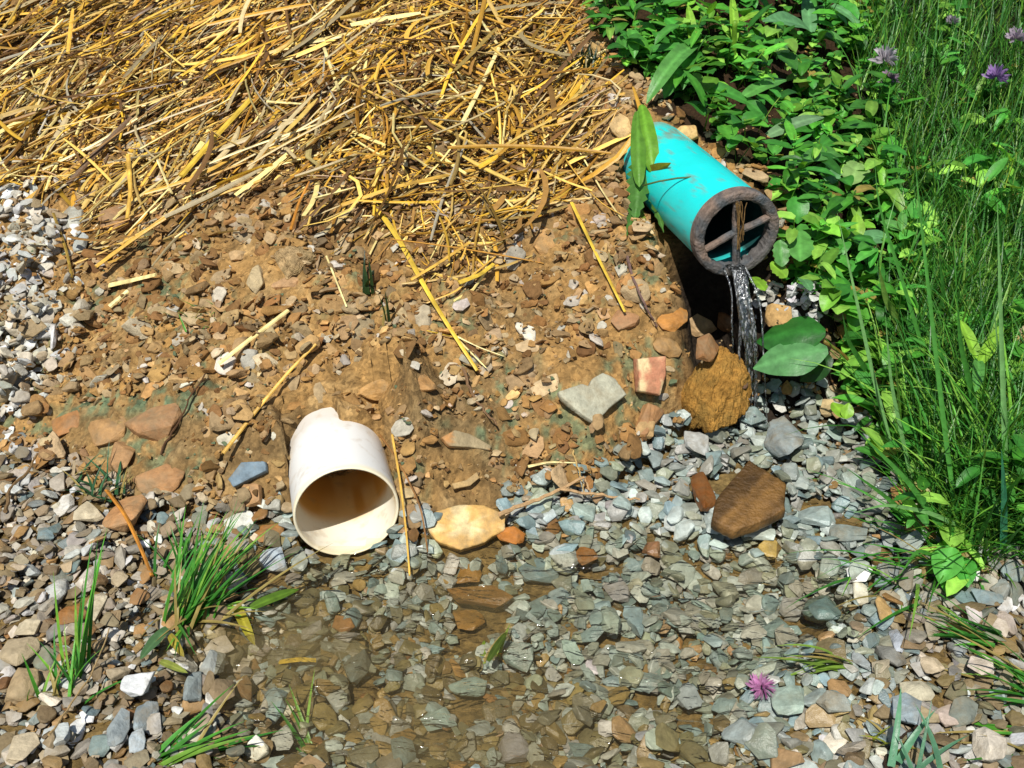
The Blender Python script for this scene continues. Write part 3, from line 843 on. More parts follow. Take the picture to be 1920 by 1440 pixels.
# ------------------------------------------------------------------ straw
def tubes(Pth, rad_, sides=5, flat=.6, roll=None):
    Pth = np.asarray(Pth, float); n_, S, _ = Pth.shape
    rad_ = np.broadcast_to(rad_, (n_, S))
    T = np.gradient(Pth, axis=1); T = unit(T + 1e-9)
    up = np.broadcast_to(np.array([0.03, 0.05, 1.0]), T.shape)
    side = unit(np.cross(T, up)); nn = np.cross(side, T)
    if roll is not None:
        c, s = np.cos(roll)[:, None, None], np.sin(roll)[:, None, None]
        side, nn = side * c + nn * s, nn * c - side * s
    a = np.arange(sides) / sides * 2 * np.pi
    V = Pth[:, :, None] + rad_[:, :, None, None] * (side[:, :, None] * np.cos(a)[:, None] + nn[:, :, None] * np.sin(a)[:, None] * flat)
    idx = np.arange(n_ * S * sides).reshape(n_, S, sides)
    nx_ = np.roll(idx, -1, 2)
    Fq = np.stack([idx[:, :-1], nx_[:, :-1], nx_[:, 1:], idx[:, 1:]], -1).reshape(-1, 4)
    caps = [idx[:, 0, ::-1].reshape(-1, sides), idx[:, -1].reshape(-1, sides)]
    return V.reshape(-1, 3), [Fq, np.concatenate(caps)] if sides != 4 else [np.concatenate([Fq, *caps])]

STRAWC = [lin(214, 168, 70), lin(196, 148, 54), lin(228, 192, 98), lin(240, 218, 140), lin(172, 124, 46), lin(206, 172, 96), lin(222, 176, 58), lin(150, 112, 56), lin(196, 176, 128)]
mulch = Acc()
def straw_batch(n, lmin, lmax, wmin, wmax, S, lift_max, flat):
    qx_ = R.uniform(-450, 1160, n * 2); qy_ = R.uniform(-160, 560, n * 2)
    ok = in_poly(qx_, qy_, straw_px)
    dens = np.clip(sstep(500, 150, qy_ + 150 * fbm(qx_, qy_, 150, 3, 5) - .42 * np.clip(qx_ - 560, 0, 380) * (qx_ < 1090)) * 1.05 + .12, 0, 1)
    ok &= R.random(n * 2) < dens
    # image space is denser far away: thin out by area
    if lmax > .2: ok &= qy_ < 400
    p = on_ground(hit(qx_[ok][:n], qy_[ok][:n]))
    m = len(p)
    Lh = R.uniform(lmin, lmax, m) * R.uniform(.6, 1, m)
    dis = sstep(450, 900, p[:, 0] * 0 + proj(p)[0])
    ang = np.where(R.random(m) < .66 - .3 * dis, R.normal(.82, .42, m), R.uniform(0, 3.14, m))
    u = np.linspace(-.5, .5, S)
    bendv = R.normal(0, .24, m) * (1 + (R.random(m) < .2) * 2.5)
    th = ang[:, None] + bendv[:, None] * u * 2
    stepx = np.cos(th) * Lh[:, None] / (S - 1); stepy = np.sin(th) * Lh[:, None] / (S - 1)
    xs_ = p[:, 0:1] + np.cumsum(stepx, 1) - stepx.sum(1, keepdims=True) / 2; ys_ = p[:, 1:2] + np.cumsum(stepy, 1) - stepy.sum(1, keepdims=True) / 2
    gz = samp(H, xs_, ys_)
    # stiff: a straw rests on high spots, not draped
    A_ = np.stack([np.ones(S), u], 1); coef = np.linalg.lstsq(A_, gz.T, rcond=None)[0]
    linz = (A_ @ coef).T
    off = np.maximum((gz - linz), 0).max(1)
    z = linz + off[:, None] * .8 + (R.random(m) ** 2 * lift_max)[:, None] + (R.normal(0, .05, m) * Lh)[:, None] * u * 1.6
    z = np.maximum(z, gz + .0005)
    w = R.uniform(wmin, wmax, m)
    prof = np.ones(S); prof[0] = .8; prof[-1] = .55
    V, Fs = tubes(np.stack([xs_, ys_, z], -1), w[:, None] * prof, 5, flat, R.normal(0, .5, m))
    c = np.stack([pick(STRAWC) for _ in range(m)]) * np.clip(R.normal(.84, .28, (m, 1)), .25, 1.15)
    brown = R.random(m) < .14; c[brown] = lin(126, 92, 52) * R.uniform(.5, .9, (brown.sum(), 1))
    grey = R.random(m) < .03; c[grey] = lin(186, 176, 150) * .7
    mulch.add(V, Fs, np.repeat(c, S * 5, 0))
straw_batch(1900, .03, .12, .0007, .0014, 4, .006, .5)
straw_batch(1900, .05, .2, .0010, .0022, 6, .016, .6)
straw_batch(520, .10, .28, .0014, .0027, 7, .024, .55)
straw_batch(720, .05, .20, .0026, .0044, 6, .028, .22)
straw_batch(3800, .010, .04, .0008, .0022, 3, .02, .35)
mulch.build('straw_mulch', M_STRAW, 'golden straw mulch spread over the top of the bank')

NSTRAW = [
 ([(80, 318), (170, 275), (258, 222)], 4.2, 3, 'thick pale yellow straw at the left, brightest of the upper left straws', 8),
 ([(368, 316), (480, 272), (640, 218)], 3.4, 3, 'long straight pale straw crossing the middle of the straw edge', 8),
 ([(180, 500), (250, 448), (320, 402), (400, 368), (490, 338)], 5.0, 5, 'long bent golden straw reaching down onto the bare soil at left', 8),
 ([(235, 440), (320, 350), (345, 325)], 2.2, 2, 'thin pale straw rising from the long bent golden straw', 10),
 ([(295, 300), (322, 362)], 3.0, 3, 'short white straw standing across the thin pale straw', 12),
 ([(340, 330), (400, 260), (470, 185)], 6.0, 6, 'broad golden yellow straw blade in the left straw', 12),
 ([(262, 280), (360, 225), (450, 175)], 3.4, 3, 'pale straw lying parallel behind the broad golden blade', 14),
 ([(866, 232), (900, 165), (935, 90)], 5.0, 4, 'bright pale yellow straw leaning upright near the top middle', 16),
 ([(780, 105), (860, 85), (935, 92)], 3.4, 3, 'curved pale straw at the top of the bright leaning straw', 14),
 ([(903, 40), (933, 83)], 4.2, 3, 'short whitish straw at the top middle', 16),
 ([(705, 205), (760, 185), (810, 150)], 4.2, 4, 'golden straw with a bright cut end in the middle', 14),
 ([(960, 170), (1000, 105), (1075, 0)], 4.2, 3, 'long tan straw rising to the top edge near the weeds', 14),
 ([(820, 235), (870, 190), (930, 150)], 3.6, 3, 'golden straw below the bright leaning straw', 12),
 ([(745, 240), (800, 238)], 4.2, 4, 'short pale straw stub in a dark gap of the straw', 14),
 ([(1012, 282), (1060, 240), (1110, 185), (1135, 165)], 4.6, 4, 'bent brown straw at the right end of the straw', 12),
 ([(980, 180), (1040, 270), (1120, 380), (1170, 405)], 2.4, 2, 'thin straw slanting toward the turquoise pipe', 8),
 ([(1078, 268), (1130, 360), (1165, 410)], 2.0, 2, 'thin pale straw beside the turquoise pipe', 8),
 ([(1072, 380), (1110, 460), (1145, 530), (1172, 585)], 4.0, 3, 'long yellow straw leaning down the soil toward the blocky orange stone', 6),
 ([(640, 385), (740, 350), (830, 330), (890, 318)], 5.2, 4, 'golden split straw lying across the middle of the soil edge', 10),
 ([(590, 372), (665, 352)], 5.0, 4, 'short white straw pointing at the split golden straw', 8),
 ([(545, 430), (560, 380), (580, 340)], 3.0, 2, 'orange straw standing at the left of the white short straw', 10),
 ([(700, 380), (750, 450), (800, 545), (840, 610), (895, 695)], 6.5, 4, 'broken yellow straw stalk running down the middle of the soil', 5),
 ([(770, 525), (820, 495), (880, 455)], 4.2, 4, 'tan straw stub crossing the top of the broken straw stalk', 9),
 ([(800, 568), (860, 545), (880, 520), (930, 480)], 2.6, 2, 'thin hooked straw next to the broken straw stalk', 7),
 ([(860, 530), (900, 515), (925, 495)], 6.0, 4, 'bright yellow straw flake beside the hooked straw', 8),
 ([(855, 630), (900, 652), (945, 668)], 2.4, 1.2, 'pale frayed fibre at the lower end of the broken straw stalk', 4),
 ([(800, 620), (850, 632)], 2.0, 2, 'short yellow fibre left of the broken straw stalk', 4),
 ([(862, 640), (912, 690)], 2.4, 1.4, 'pale fibre splitting off the tip of the broken straw stalk', 4),
 ([(410, 682), (470, 635), (540, 582)], 4.6, 4.2, 'pale cream straw lying on the bare soil left of centre', 4),
 ([(418, 850), (480, 770), (545, 692), (592, 645)], 3.8, 2.8, 'long golden straw lying on the soil behind the white pipe', 5),
 ([(205, 535), (250, 525), (292, 515)], 6.0, 5, 'thick pale straw stub near the left gravel strip', 4),
 ([(205, 575), (240, 545)], 5.0, 4, 'short tan straw below the thick pale stub', 3),
 ([(612, 480), (650, 575)], 2.0, 1.6, 'thin straw on the soil below the white short straw', 4),
 ([(990, 875), (1030, 866), (1080, 868)], 4.4, 2, 'pale straw splinter on the soil left of the grey gravel', 4),
 ([(735, 815), (750, 900), (762, 1000), (768, 1080)], 2.4, 1.8, 'golden straw leaning along the right side of the white pipe', 9),
 ([(712, 815), (745, 860), (790, 950), (802, 1035)], 2.0, 1.6, 'brown straw crossing beside the white pipe', 6),
 ([(200, 920), (235, 965), (265, 1030), (285, 1080)], 5.2, 4.5, 'orange straw stalk bent over the left gravel', 8),
 ([(525, 1241), (560, 1236), (592, 1238)], 5.5, 5, 'yellow straw floating in the brown water', 12),
 ([(100, 400), (125, 470), (135, 520)], 3.4, 3, 'olive straw beside the pale gravel strip', 7),
 ([(240, 290), (245, 360), (238, 410)], 4.4, 3.6, 'upright tan straw below the bright upper left straws', 10),
 ([(15, 330), (70, 305), (135, 265)], 3.2, 3, 'tan straw lying beside the thick pale yellow straw', 8),
 ([(500, 190), (570, 195)], 2.6, 2, 'short cream straw in the middle of the straw', 12),
 ([(608, 90), (635, 168)], 3.4, 3, 'pale straw standing alone at the upper middle', 14),
 ([(430, 100), (490, 60), (560, 40)], 3.2, 3, 'yellow straw near the dark hole at the top', 14),
]
def npath(pix, lifts, n_=14):
    pix = np.array(pix, float)
    seg = np.linalg.norm(np.diff(pix, axis=0), axis=1); cum = np.concatenate([[0], np.cumsum(seg)])
    s = np.linspace(0, cum[-1], n_)
    # smooth through the points
    x_ = np.interp(s, cum, pix[:, 0]); y_ = np.interp(s, cum, pix[:, 1])
    for _ in range(2):
        x_[1:-1] = (x_[:-2] + 2 * x_[1:-1] + x_[2:]) / 4; y_[1:-1] = (y_[:-2] + 2 * y_[1:-1] + y_[2:]) / 4
    return np.stack([x_, y_], 1)
def over_ground(pix, lift_mm, n_=14):
    q = npath(pix, None, n_)
    base = hit(q[:, 0], q[:, 1], TOP)
    t = ((base - C0) @ FWD)
    # straight-ish chord in depth so that the stalk stays stiff, never below the ground
    k = np.polyfit(np.arange(n_), t, 2); tt = np.polyval(k, np.arange(n_))
    tt = tt - max(0, (tt - t).max()) * .7 - lift_mm / 1000 * .8
    return C0 + ray(q[:, 0], q[:, 1]) * tt[:, None]
for pix, w0, w1, lab, lift in NSTRAW:
    cx_, cy_ = np.mean(np.array(pix, float), 0)
    pth = over_ground(pix, lift + (12 if in_poly(cx_, cy_, straw_px) else 0))
    t = ((pth - C0) @ FWD)
    w = np.linspace(w0, w1, len(pth)) * t / F
    V, Fs = tubes(pth[None], (w)[None], 6, .55, np.array([R.normal(0, .3)]))
    pale_ = any(k in lab.replace('white pipe', '') for k in ('pale', 'white', 'cream', 'whitish'))
    c = (lin(240, 220, 150) if pale_ else lin(140, 100, 56) if 'brown' in lab else lin(222, 176, 78)) * .85
    if 'orange' in lab: c = lin(206, 138, 50) * .75
    if 'yellow' in lab and not pale_: c = lin(222, 186, 66) * .85
    if 'olive' in lab: c = lin(170, 140, 60) * .7
    C_ = np.repeat((c * (1 + .18 * R.normal(size=(len(pth), 1)))), 6, 0)
    thing('straw_stalk', V, Fs, np.clip(C_, .01, .9), M_STRAW, lab, 'straw')

# twigs
def twig(paths, c, label, cat='twig', lift=4, name='twig'):
    A_ = Acc()
    for pix, w0, w1 in paths:
        p = over_ground(pix, lift, 16); t = ((p - C0) @ FWD)
        p = p + R.normal(0, .0006, p.shape)
        V, Fs = tubes(p[None], (np.linspace(w0, w1, 16) * t / F)[None], 6, 1)
        A_.add(V, Fs, c)
    V = np.concatenate(A_.V); Fs = [np.concatenate(v) for v in A_.F.values()]
    thing(name, V, Fs, np.concatenate(A_.C), M_TWIG, label, cat)
twig([([(935, 965), (1000, 940), (1050, 918), (1095, 895)], 4.5, 2.6), ([(1050, 918), (1110, 925), (1200, 938)], 3, 2), ([(1095, 895), (1110, 930)], 2.2, 1.5)],
     lin(206, 168, 120) * .7, 'pale forked twig lying where the soil meets the grey gravel', lift=10)
twig([([(1075, 845), (1088, 890), (1098, 930)], 1.8, 1.2)], lin(210, 176, 110) * .7, 'thin dry stem standing over the forked twig', lift=8)
twig([([(868, 690), (885, 740), (912, 775), (930, 795)], 3.2, 2)], lin(150, 116, 82) * .6, 'brown rootlet trailing below the broken straw stalk')
twig([([(1175, 480), (1190, 530), (1210, 575), (1232, 610)], 3, 1.6)], lin(140, 110, 100) * .6, 'dark curved rootlet on the soil left of the turquoise pipe')
twig([([(300, 850), (330, 800), (360, 740), (385, 700)], 2.2, 1.4)], lin(110, 78, 48) * .5, 'thin dark rootlet on the left soil below the cream straw')
twig([([(10, 960), (18, 915), (50, 890), (70, 850)], 4, 2)], lin(150, 120, 80) * .6, 'grey bent twig at the left border')
twig([([(92, 1380), (175, 1260), (205, 1180)], 2.6, 1.2)], lin(190, 160, 110) * .7, 'straight pale stem slanting in the lower left tuft', lift=30)
twig([([(1660, 1440), (1665, 1400), (1720, 1360)], 4, 2)], lin(70, 50, 34) * .5, 'dark forked twig in the bottom right gravel')
# grey lump below the straw
named_rock(556, 492, 90, 60, .2, lin(186, 158, 114) * .8, 'rough greyish soil lump just below the straw', .5, M_CLOD, .5, 24, 77, name='soil_clod', rough=.16, sub=4)

# ------------------------------------------------------------------ pipes
def frame(b):
    b = unit(b); r = unit(np.cross(b, [0, 0, 1.])); u = np.cross(r, b)
    return b, r, u
def pipe_mesh(c, b, Ro, Ri, len_fn, rim_r=.0015, n=128, m=26):
    b, r, u = frame(b)
    a = np.arange(n) / n * 2 * np.pi
    Ls = len_fn(a)
    rings = []
    def ring(rad_, s): return c + b * s[:, None] + (r * np.cos(a)[:, None] + u * np.sin(a)[:, None]) * rad_
    z = np.zeros(n)
    for i in range(m, -1, -1): rings.append(ring(Ri, .0025 + (Ls - .0025) * i / m))
    rings.append(ring(Ri + rim_r * .4, z + .0006)); rings.append(ring(Ri + rim_r, z)); rings.append(ring(Ro - rim_r, z)); rings.append(ring(Ro - rim_r * .4, z + .0006))
    for i in range(0, m + 1): rings.append(ring(Ro, .0025 + (Ls - .0025) * i / m))
    V = np.concatenate(rings); k = len(rings)
    idx = np.arange(k * n).reshape(k, n); nx_ = np.roll(idx, -1, 1)
    ii = np.concatenate([np.arange(k), [0]])
    Fq = np.stack([idx[ii[:-1]], idx[ii[1:]], nx_[ii[1:]], nx_[ii[:-1]]], -1).reshape(-1, 4)
    return V, Fq

def pvc_white():
    m, nt, out = new_mat('white_pvc'); L = nt.links.new
    pr = N(nt, 'ShaderNodeBsdfPrincipled'); pr.inputs['Roughness'].default_value = .38; pr.inputs['Specular IOR Level'].default_value = .45
    vc = N(nt, 'ShaderNodeVertexColor', layer_name='col')
    geo = N(nt, 'ShaderNodeNewGeometry')
    nz = N(nt, 'ShaderNodeTexNoise'); nz.inputs['Scale'].default_value = 60; nz.inputs['Detail'].default_value = 6
    L(geo.outputs['Position'], nz.inputs['Vector'])
    mr = N(nt, 'ShaderNodeMapRange'); mr.inputs['From Min'].default_value = .55; mr.inputs['From Max'].default_value = .8; mr.inputs['To Min'].default_value = 0; mr.inputs['To Max'].default_value = .55
    L(nz.outputs['Fac'], mr.inputs['Value'])
    mx = N(nt, 'ShaderNodeMix', data_type='RGBA'); L(mr.outputs[0], mx.inputs[0]); L(vc.outputs['Color'], mx.inputs[6]); mx.inputs[7].default_value = (.42, .31, .17, 1)
    L(mx.outputs[2], pr.inputs['Base Color'])
    L(pr.outputs[0], out.inputs[0]); return m
M_PVC = pvc_white()
def wlen(a):
    # broken back end: upper right part snapped off shorter, upper left part runs on under the soil
    d = np.cos(a)
    return np.where(d > .22, .098 - .012 * d, .132) + .004 * vnoise(a * 4, a * 0, 3)  if False else .2 + 0 * a
V, Fq = pipe_mesh(W_C, W_B, W_R, W_R - .0032, wlen)
b_, r_, u_ = frame(W_B)
q = V - W_C; s_ = q @ b_; rr_ = np.hypot(q @ r_, q @ u_); an = np.arctan2(q @ u_, q @ r_)
inner = rr_ < W_R - .0025
C_ = np.tile(np.array([.78, .785, .75]), (len(V), 1))
stain = sstep(.25, .75, vnoise(an * 5 + 9, s_ * 22, 5) * .6 + vnoise(an * 1.6 + 2, s_ * 6, 8) * .5) * (.35 + .65 * sstep(.0, .05, s_))
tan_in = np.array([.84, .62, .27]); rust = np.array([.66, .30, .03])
shade_in = np.maximum(sstep(-.4, .4, np.sin(an)), sstep(.05, .075, s_))[:, None]
Cin = np.array([.86, .82, .68]) * (1 - shade_in) + tan_in * shade_in  # sunlit floor painted pale, shaded inside painted tan, stains only on the latter
Cin = Cin * (1 - (stain * .75)[:, None] * shade_in) + rust * (stain * .75)[:, None] * shade_in
soilm = np.clip(sstep(.075, .12, s_ + .03 * fbm(an * .05 + s_, an * .06, .02, 3, 9)) * .35 + .5 * sstep(-.1, -.5, np.sin(an) + .3 * vnoise(an * 5, s_ * 60, 3)), 0, .7)[:, None]
C_ = C_ * (1 - soilm) + np.array([.42, .30, .17]) * soilm
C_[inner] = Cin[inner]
rim = (s_ < .003)
C_[rim] = np.array([.80, .72, .52])
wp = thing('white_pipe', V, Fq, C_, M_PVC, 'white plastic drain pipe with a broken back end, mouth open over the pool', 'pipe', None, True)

# soil that has slumped over the buried end of the white pipe
aa = np.linspace(.085, .30, 90); dd = np.linspace(-.115, .115, 96)
AA, DD = np.meshgrid(aa, dd)
bh = W_B[:2] / np.hypot(*W_B[:2])
MX = W_C[0] + bh[0] * AA + bh[1] * DD; MY = W_C[1] + bh[1] * AA - bh[0] * DD
edge_a = .128 - .030 * sstep(.0, .012, DD + .004 * fbm(MX, MY, .02, 3, 61)) + .006 * fbm(MX, MY, .03, 3, 66) - .016 * sstep(-.025, -.05, DD)
zt = W_C[2] + W_B[2] * AA + np.sqrt(np.maximum(W_R ** 2 - np.minimum(np.abs(DD), .8 * W_R) ** 2, 0)) - .5 * np.maximum(np.abs(DD) - W_R, 0)
inr = sstep(0, .012, AA - edge_a)
hgt = zt + (-.010 + .020 * inr) + inr * (.008 * fbm(MX, MY, .03, 4, 71) + .005 * (1 - np.abs(fbm(MX, MY, .018, 3, 73))))
g0 = terrain(MX, MY)
fade = (1 - sstep(.2, .29, AA)) * (1 - sstep(.062, .108, np.abs(DD) + .02 * fbm(MX, MY, .04, 3, 91)))
hz = np.maximum(hgt, g0 - .012) * fade + (g0 - .012) * (1 - fade)
V = np.stack([MX, MY, hz], -1).reshape(-1, 3)
idx = np.arange(AA.size).reshape(AA.shape)
Fq = np.stack([idx[:-1, :-1], idx[:-1, 1:], idx[1:, 1:], idx[1:, :-1]], -1).reshape(-1, 4)
n = fbm(V[:, 0], V[:, 1], .03, 3, 31)[:, None]
n1_ = fbm(V[:, 0], V[:, 1], .12, 4, 21)[:, None]
C_ = soil_a + (soil_b - soil_a) * sstep(.0, .5, n1_) + (soil_c - soil_a) * sstep(.1, .5, n) * .6
tag(link('soil', np_mesh('soil', V, Fq, C_, M_SOIL, True)), 'soil slumped over the buried end of the white pipe', None, None, 'structure')
A_ = Acc()
for k in range(220):
    i_, j_ = R.integers(0, AA.shape[0]), R.integers(0, AA.shape[1])
    if AA[i_, j_] < edge_a[i_, j_] + .006 or hz[i_, j_] < g0[i_, j_]: continue
    r = np.clip(math.exp(R.normal(math.log(.0042), .5)), .0015, .012); Vp, Fp = PROTO[k % 24]
    A_.add((Vp * r) @ rot_xyz(R.random() * 6.28, R.normal() * .4, R.normal() * .4).T + [MX[i_, j_], MY[i_, j_], hz[i_, j_] + r * .1], Fp, jit(pick(ORANGE)) * .65)
A_.build('soil_chips', M_CRUMB, 'stone chips in the soil slumped over the white pipe')

gp = empty('green_pipe', G_C - [0, 0, G_R], 'turquoise green plastic drain pipe with a dirty grate, spilling water', 'pipe')
M_GPVC = surf_mat('turquoise_pvc', .36, .07, 30, .08, 300, .5)
V, Fq = pipe_mesh(G_C + G_B * .006, G_B, G_R, G_R - .0035, lambda a: .34 + 0 * a, n=128, m=40)
q = V - G_C; s_ = q @ G_B
C_ = np.tile(np.array([.012, .66, .64]), (len(V), 1))
b_, r_, u_ = frame(G_B)
an = np.arctan2(q @ u_, q @ r_)
dirt = sstep(.5, .8, vnoise(an * 3 + 4, s_ * 40, 4) * .6 + vnoise(an * 9, s_ * 120, 6) * .4) * sstep(.15, .22, s_) + .6 * sstep(.235, .25, s_)
dirt = np.clip(dirt + .55 * sstep(-.45, -.8, np.sin(an)) * vnoise(an * 6, s_ * 60, 2), 0, .8)[:, None]
C_ = C_ * (1 - dirt) + np.array([.22, .26, .18]) * dirt
spl = (sstep(.66, .82, vnoise(an * 6 + 3, s_ * 70 + 5, 14) * .6 + vnoise(an * 19, s_ * 210, 16) * .4) * .55 + .5 * sstep(.012, .0, s_ - .008 * vnoise(an * 7, s_ * 0, 22)))[:, None]
C_ = C_ * (1 - spl) + np.array([.20, .20, .14]) * spl
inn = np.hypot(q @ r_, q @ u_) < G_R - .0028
inner_shade = np.clip(sstep(-.95, -.55, np.sin(an) + .35 * (vnoise(an * 5, s_ * 40, 8) - .5)) + sstep(.02, .06, s_), 0, .96)[:, None]  # shaded inside of the pipe painted near-black, floor at the mouth left turquoise
Ci = C_ * (1 - inner_shade) + np.array([.012, .035, .034]) * inner_shade
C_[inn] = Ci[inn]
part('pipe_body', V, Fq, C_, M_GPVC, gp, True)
M_GRATE = surf_mat('grimy_grate', .8, .5, 120, .8, 350, .3, bdist=.003)
def ring_mesh(c, b, Ro, Ri, depth, n=96, amp=.0):
    b, r, u = frame(b); a = np.arange(n) / n * 2 * np.pi
    prof = [(Ro, depth), (Ro, .002), (Ro - .002, 0), ((Ro + Ri) / 2, -.0006), (Ri + .002, 0), (Ri, .002), (Ri, depth)]
    rings = []
    for k, (q, s) in enumerate(prof):
        nzv = amp * (fbm(np.cos(a) * 3 + k * .3, np.sin(a) * 3, .35, 4, 12) + .5 * fbm(np.cos(a) * 9 + k * .5, np.sin(a) * 9, .35, 3, 19))
        rr2 = q + nzv * (1.0 if k > 2 else .35)
        rings.append(c + b * (s - nzv * .6)[:, None] if np.ndim(s) else c + b * s + (r * np.cos(a)[:, None] + u * np.sin(a)[:, None]) * rr2[:, None] - b * (nzv * .6)[:, None])
    V = np.concatenate(rings); k = len(rings); idx = np.arange(k * n).reshape(k, n); nx_ = np.roll(idx, -1, 1)
    ii = np.concatenate([np.arange(k), [0]])
    return V, np.stack([idx[ii[:-1]], idx[ii[1:]], nx_[ii[1:]], nx_[ii[:-1]]], -1).reshape(-1, 4)
grime = [lin(112, 108, 105) * .68, lin(146, 124, 108) * .74, lin(100, 106, 110) * .66]
def grime_col(V):
    n1 = fbm(V[:, 0] + V[:, 2], V[:, 1] * 1 - V[:, 2], .03, 4, 5)[:, None]; n2 = fbm(V[:, 0] - V[:, 2], V[:, 1], .012, 3, 15)[:, None]
    c = grime[0] + (grime[1] - grime[0]) * sstep(0, .5, n1 + (V[:, 2:3] - G_C[2]) * 8) + (grime[2] - grime[0]) * sstep(.0, .4, n2)
    return np.clip(c, .02, .6)
V, Fq = ring_mesh(G_C - G_B * .004, G_B, G_R + .0024, G_R - .0092, .016, amp=.0016)
b_, r_, u_ = frame(G_B)
grate = part('grate', V, Fq, grime_col(V), M_GRATE, gp, False)
gw = np.array(gp.location) + np.array(grate.location)
def bar(ang, half, wd, dep, seed):
    d = r_ * math.cos(ang) + u_ * math.sin(ang); n_ = 22
    u = np.linspace(-half, half, n_)
    p = (G_C + G_B * .002) + d * u[:, None] + G_B * (.0015 * np.sin(u * 90 + seed))[:, None]
    rad2 = wd * (1 + .22 * fbm(u * 100, u * 0 + seed, 1.2, 3, seed))
    V, Fs = tubes(p[None], rad2[None], 10, .9)
    return V, Fs
for ang, half, seed in [(rad(22), G_R - .009, 2), (rad(96), G_R - .009, 7)]:
    V, Fs = bar(ang, half, .0046, .006, seed)
    part('crossbar', V, Fs, grime_col(V), M_GRATE, grate, False, wpos=gw)

# root tuft caught on the upright bar
A_ = Acc()
for k in range(10):
    a0 = rad(98) + R.normal(0, .1); s0 = G_R - .006 - R.random() * .006; s1 = -R.uniform(.0, .02)
    d0 = r_ * math.cos(a0) + u_ * math.sin(a0); d1 = r_ * R.normal(0.0, .005) + u_ * (-R.uniform(-.012, .022))
    p0 = G_C - G_B * .009 + d0 * s0; p1 = G_C - G_B * R.uniform(.006, .012) + d1
    u = np.linspace(0, 1, 9)[:, None]
    pth = p0 * (1 - u) + p1 * u + np.cumsum(R.normal(0, .0006, (9, 3)), 0)
    V, Fs = tubes(pth[None], .0006, 4, 1)
    A_.add(V, Fs, jit(lin(150, 118, 70)) * .6)
thing('root_tuft', np.concatenate(A_.V), [np.concatenate(v) for v in A_.F.values()], np.concatenate(A_.C), M_TWIG, 'brown tuft of dead roots caught on the upright bar of the grate', 'roots')

# ------------------------------------------------------------------ leaves and grass
def leaves(base, dirv, upv, L, W, bend, fold, prof='oval', nu=8, nv=5, ruffle=0.0, lobe=0, sidebend=None):
    base = np.asarray(base, float); n_ = len(base)
    dirv = unit(dirv); side = unit(np.cross(dirv, upv)); up = np.cross(side, dirv)
    u = np.linspace(0, 1, nu); v = np.linspace(-1, 1, nv)
    phi = bend[:, None] * u[None]
    dx = np.cos(phi); dz = np.sin(phi)
    cx = np.concatenate([np.zeros((n_, 1)), np.cumsum((dx[:, 1:] + dx[:, :-1]) / 2, 1)], 1) / (nu - 1)
    cz = np.concatenate([np.zeros((n_, 1)), np.cumsum((dz[:, 1:] + dz[:, :-1]) / 2, 1)], 1) / (nu - 1)
    ctr = base[:, None] + (dirv[:, None] * cx[..., None] - up[:, None] * cz[..., None]) * L[:, None, None]
    nrm = up[:, None] * np.cos(phi)[..., None] + dirv[:, None] * np.sin(phi)[..., None]
    if prof == 'oval': w = np.sin(np.pi * np.clip(u, .02, .985) ** .8) ** .8
    elif prof == 'lance': w = np.clip((u + .06) ** .45 * (1 - u) ** .6 * 1.45, .03, 1)
    elif prof == 'round': w = np.sqrt(np.clip(1 - (2 * u - 1) ** 2, .015, 1))
    elif prof == 'blade': w = np.clip((1 - u ** 2.2), .02, 1)
    else: w = np.clip((u + .05) ** .6 * (1 - u) ** .5 * 1.5, .03, 1)
    w = np.broadcast_to(w, (n_, nu)).copy()
    if lobe: w = w * (1 - .35 * (np.arange(nu) % 2)) if lobe == 1 else w * (1 + .12 * np.cos(u * lobe * 6.28))
    ph = R.random((n_, 1, 1)) * 6.28
    hgt = fold[:, None, None] * np.abs(v)[None, None] * w[..., None] * W[:, None, None] + ruffle * W[:, None, None] * np.sin(u[None, :, None] * 14 + v[None, None] * 2 + ph) * np.abs(v)[None, None]
    V = ctr[:, :, None] + side[:, None, None] * (v[None, None] * (w * W[:, None])[..., None])[..., None] + nrm[:, :, None] * hgt[..., None]
    idx = np.arange(n_ * nu * nv).reshape(n_, nu, nv)
    Fq = np.stack([idx[:, :-1, :-1], idx[:, :-1, 1:], idx[:, 1:, 1:], idx[:, 1:, :-1]], -1).reshape(-1, 4)
    return V.reshape(-1, 3), Fq
def leaf_cols(c, nu, nv, rib=.25):
    c = np.atleast_2d(c); n_ = len(c)
    m = np.ones((n_, nu, nv, 3)); m[:, :, nv // 2] *= 1 + rib
    return (c[:, None, None] * m).reshape(-1, 3)
GREEN = [lin(74, 144, 46), lin(90, 162, 54), lin(60, 124, 44), lin(118, 176, 60), lin(82, 152, 62), lin(138, 188, 76), lin(64, 134, 50)]
def gcol(n_, lo=.5, hi=1.2): return np.stack([pick(GREEN) for _ in range(n_)]) * R.uniform(lo, hi, (n_, 1))

